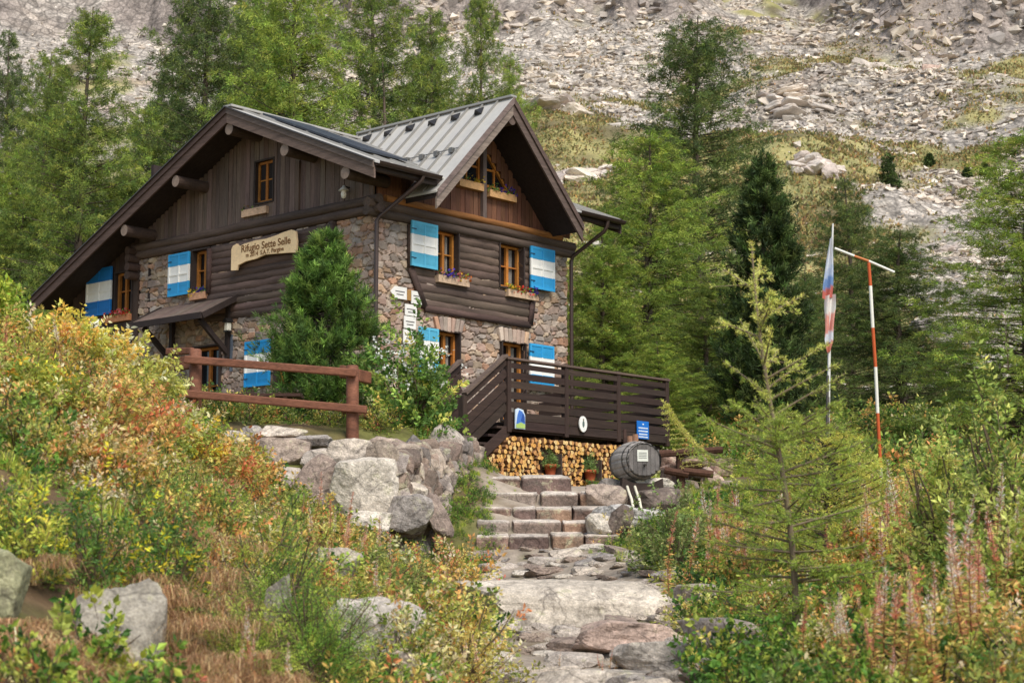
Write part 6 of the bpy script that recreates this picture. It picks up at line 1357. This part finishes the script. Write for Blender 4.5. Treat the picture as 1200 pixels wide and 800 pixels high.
# flagpole with two limp flags
d = 33; O = np.array(at(969, 540, d)); O[2] = g1(O[0], d); o = thing('flagpole', 'thin white flagpole rising in front of dark larches', 'pole', O, 0)
mb = MB(); mb.tube([[0, 0, 0], np.array(at(972, 400, d))-O, np.array(at(976, 262, d))-O], [.035, .03, .018], 8, srgb(222, 220, 214)); mb.build('shaft', M['paint'], o, True)
mb = MB(); mb.tube([[0, 0, .01], np.array(at(970.5, 440, d))-O], [.04, .036], 8, srgb(92, 88, 84)); mb.build('lower_shaft', M['paint'], o, True)  # lower stretch of the shaft, coloured dark grey
def flag(label, top, bot, wid, bands, seed):
    T = np.array(at(*top, d-.06)); Bt = np.array(at(*bot, d-.06)); o = thing('flag', label, 'flag', T, 0, 'flags hanging on the flagpole'); n = 22; m = 9; st = np.random.default_rng(seed)
    t = np.linspace(0, 1, n); V = []; C = []
    for i, q in enumerate(t):
        w = np.interp(q, np.linspace(0, 1, len(wid)), wid)*d/FPX; c = (Bt-T)*q
        for j in range(m):
            s = j/(m-1)-.5; V.append(c+np.array([s*w, .05*math.sin(s*9+q*3), -.02*abs(s)+.015*math.sin(q*12+s*5)])); C.append(bands[min(len(bands)-1, int(np.clip(q+.12*s, 0, .999)*len(bands)))])
    mb = MB(); mb.add(V, [(i*m+j, i*m+j+1, (i+1)*m+j+1, (i+1)*m+j) for i in range(n-1) for j in range(m-1)], np.array(C)); mb.build('cloth', M['cloth'], o, True)
flag('upper limp flag, white and blue with a red lower edge', (974, 278), (969.5, 349), (2, 5, 8, 11, 13, 13), [srgb(236, 236, 238), srgb(234, 234, 240), srgb(226, 230, 240), srgb(200, 212, 234), srgb(128, 158, 206), srgb(212, 120, 108)], 1)
flag('lower limp flag of white and faded red pieces', (973, 345), (971, 412), (12, 13, 11, 10, 11, 5), [srgb(236, 224, 218), srgb(238, 232, 226), srgb(236, 168, 154), srgb(232, 160, 146), srgb(230, 232, 240), srgb(226, 150, 130)], 2)

# =================================================================== rocks of the foreground and the path
GF2 = 'boulders on the left bank'
def fg(lab, px, py, d, w, h, seed, col, dep=.8, rot=(0, 0, 0), grp=GF2, sub=5, **k):
    p = at(px, py, d); m = d/FPX; boulder('boulder', lab, 'boulder', p, (w*m*1.1, w*m*dep, h*m*1.1), seed, col, rot, sub, grp, rough=.055, **k)
fg('big grey boulder with yellow lichen at the bottom left', 132, 800, 10.4, 122, 210, 963, srgb(156, 148, 134), .8, (0, .12, .5), planes=15, soft=16.)
fg('half hidden mossy boulder cut by the left edge', -2, 690, 9.9, 60, 80, 902, srgb(146, 144, 112), .9)
fg('small upright grey rock poking out of the juniper', 326, 706, 12.3, 24, 52, 903, srgb(150, 142, 130), .7, (0, .15, 0))
fg('pale rock between juniper and orange shrub', 440, 750, 13.2, 100, 70, 904, srgb(190, 180, 168))
fg('greyish stone left of the pale rock by the path', 395, 660, 16.5, 44, 40, 905, srgb(176, 164, 150))
fg('low pinkish stone at the path edge near bottom centre', 480, 785, 12.8, 70, 40, 906, srgb(184, 168, 156))
GPth = 'rocks in the stone path'
fg('broad pale bedrock slab rising in the middle of the path', 690, 722, 18.6, 250, 84, 910, srgb(196, 184, 168), .62, (.05, .04, .12), GPth, planes=7)
fg('pinkish bedrock hump below the broad slab on the right', 745, 748, 16.2, 120, 40, 911, srgb(180, 156, 142), .8, (0, .05, .2), GPth)
fg('flat pale rock at the bottom right of the path', 770, 775, 14.8, 110, 36, 912, srgb(196, 184, 170), .8, (0, .08, 0), GPth)
fg('flat rock at the bottom edge of the path', 680, 800, 14.0, 140, 34, 913, srgb(190, 178, 164), .8, (0, 0, .2), GPth)
fg('rock beside the path under the young larch', 850, 745, 14.5, 90, 40, 914, srgb(176, 160, 146), .8, (0, .1, .3), GPth)
fg('pale rock right of the slab half hidden by larch twigs', 830, 700, 17.6, 70, 30, 915, srgb(188, 172, 158), .8, (0, 0, .3), GPth)
FS = []
for i in range(7):
    P, F, f = rock_verts(3, (1, .72, .30), 930+i, planes=6, soft=80., rough=.04); mb = MB(); mb.add(P, F, np.array(RC[i % 6])[None]*1.08*(1+.35*f[:, None])); ob = mb.build('path_stone', M['rock'], None, False); tag(ob, 'flat irregular paving stone set in the trodden path', 'stone', 'flat stones paving the path'); FS.append(ob)
st = np.random.default_rng(17); pts = []; tries = 0
while len(pts) < 210 and tries < 9000:
    tries += 1; y = st.uniform(12.2, 25.0); cx = float(np.interp(y, [11, 14, 17, 19.5, 22, 24.3, 25], [.45, .62, .85, .92, .7, .40, .45])); x = cx+st.uniform(-1.15, 1.15); s = st.uniform(.16, .62)
    if all((x-a)**2+((y-b)*.8)**2 > ((s+c)*.38)**2 for a, b, c in pts): pts.append((x, y, s))
for k, (x, y, s) in enumerate(pts):
    o = FS[k] if k < 7 else FS[int(st.integers(7))].copy()
    if k >= 7: COL.objects.link(o)
    o.location = (x, y, g1(x, y)+.02*s); o.rotation_euler = (st.normal(.14, .07), st.normal(0, .07), st.uniform(0, 6.28)); o.scale = (s*st.uniform(.9, 1.3), s, s)
# =================================================================== light and camera
w = bpy.data.worlds.new('World'); SC.world = w; w.use_nodes = True; nt = w.node_tree
bg = nt.nodes['Background']; sky = nt.nodes.new('ShaderNodeTexSky'); sky.sky_type = 'NISHITA'; sky.sun_disc = False
SUN_EL, SUN_AZ = math.radians(52), math.radians(152)     # azimuth clockwise from +y: behind and to the right of the camera
sky.sun_elevation = SUN_EL; sky.sun_rotation = SUN_AZ; sky.air_density = 1.0; sky.dust_density = 3.0; sky.ozone_density = 1.0; sky.altitude = 2000
mx = nt.nodes.new('ShaderNodeMix'); mx.data_type = 'RGBA'; mx.blend_type = 'MULTIPLY'; mx.inputs['Factor'].default_value = 1; mx.inputs['B'].default_value = (1.5, 1.36, 1.16, 1)
nt.links.new(sky.outputs[0], mx.inputs['A']); nt.links.new(mx.outputs['Result'], bg.inputs['Color']); bg.inputs['Strength'].default_value = .15
sd = bpy.data.lights.new('sun', 'SUN'); sd.energy = 4.0; sd.angle = math.radians(32); sd.color = (1.0, .95, .87)
so = bpy.data.objects.new('sun', sd); COL.objects.link(so)
dv = Vector((math.sin(SUN_AZ)*math.cos(SUN_EL), math.cos(SUN_AZ)*math.cos(SUN_EL), math.sin(SUN_EL))); so.rotation_euler = dv.to_track_quat('Z', 'Y').to_euler()
cd = bpy.data.cameras.new('camera'); cd.sensor_width = 36; cd.lens = 60; cd.clip_start = .1; cd.clip_end = 3000
cam = bpy.data.objects.new('camera', cd); COL.objects.link(cam); cam.location = (0, 0, 0); cam.rotation_euler = (math.radians(90)+PITCH, 0, 0)
cd.dof.use_dof = True; cd.dof.focus_distance = 33; cd.dof.aperture_fstop = 3.5
SC.camera = cam
SC.view_settings.view_transform = 'Standard'; SC.view_settings.look = 'None'; SC.view_settings.exposure = 0; SC.view_settings.gamma = 1
SC.cycles.use_denoising = True; SC.cycles.max_bounces = 6; SC.cycles.transparent_max_bounces = 8
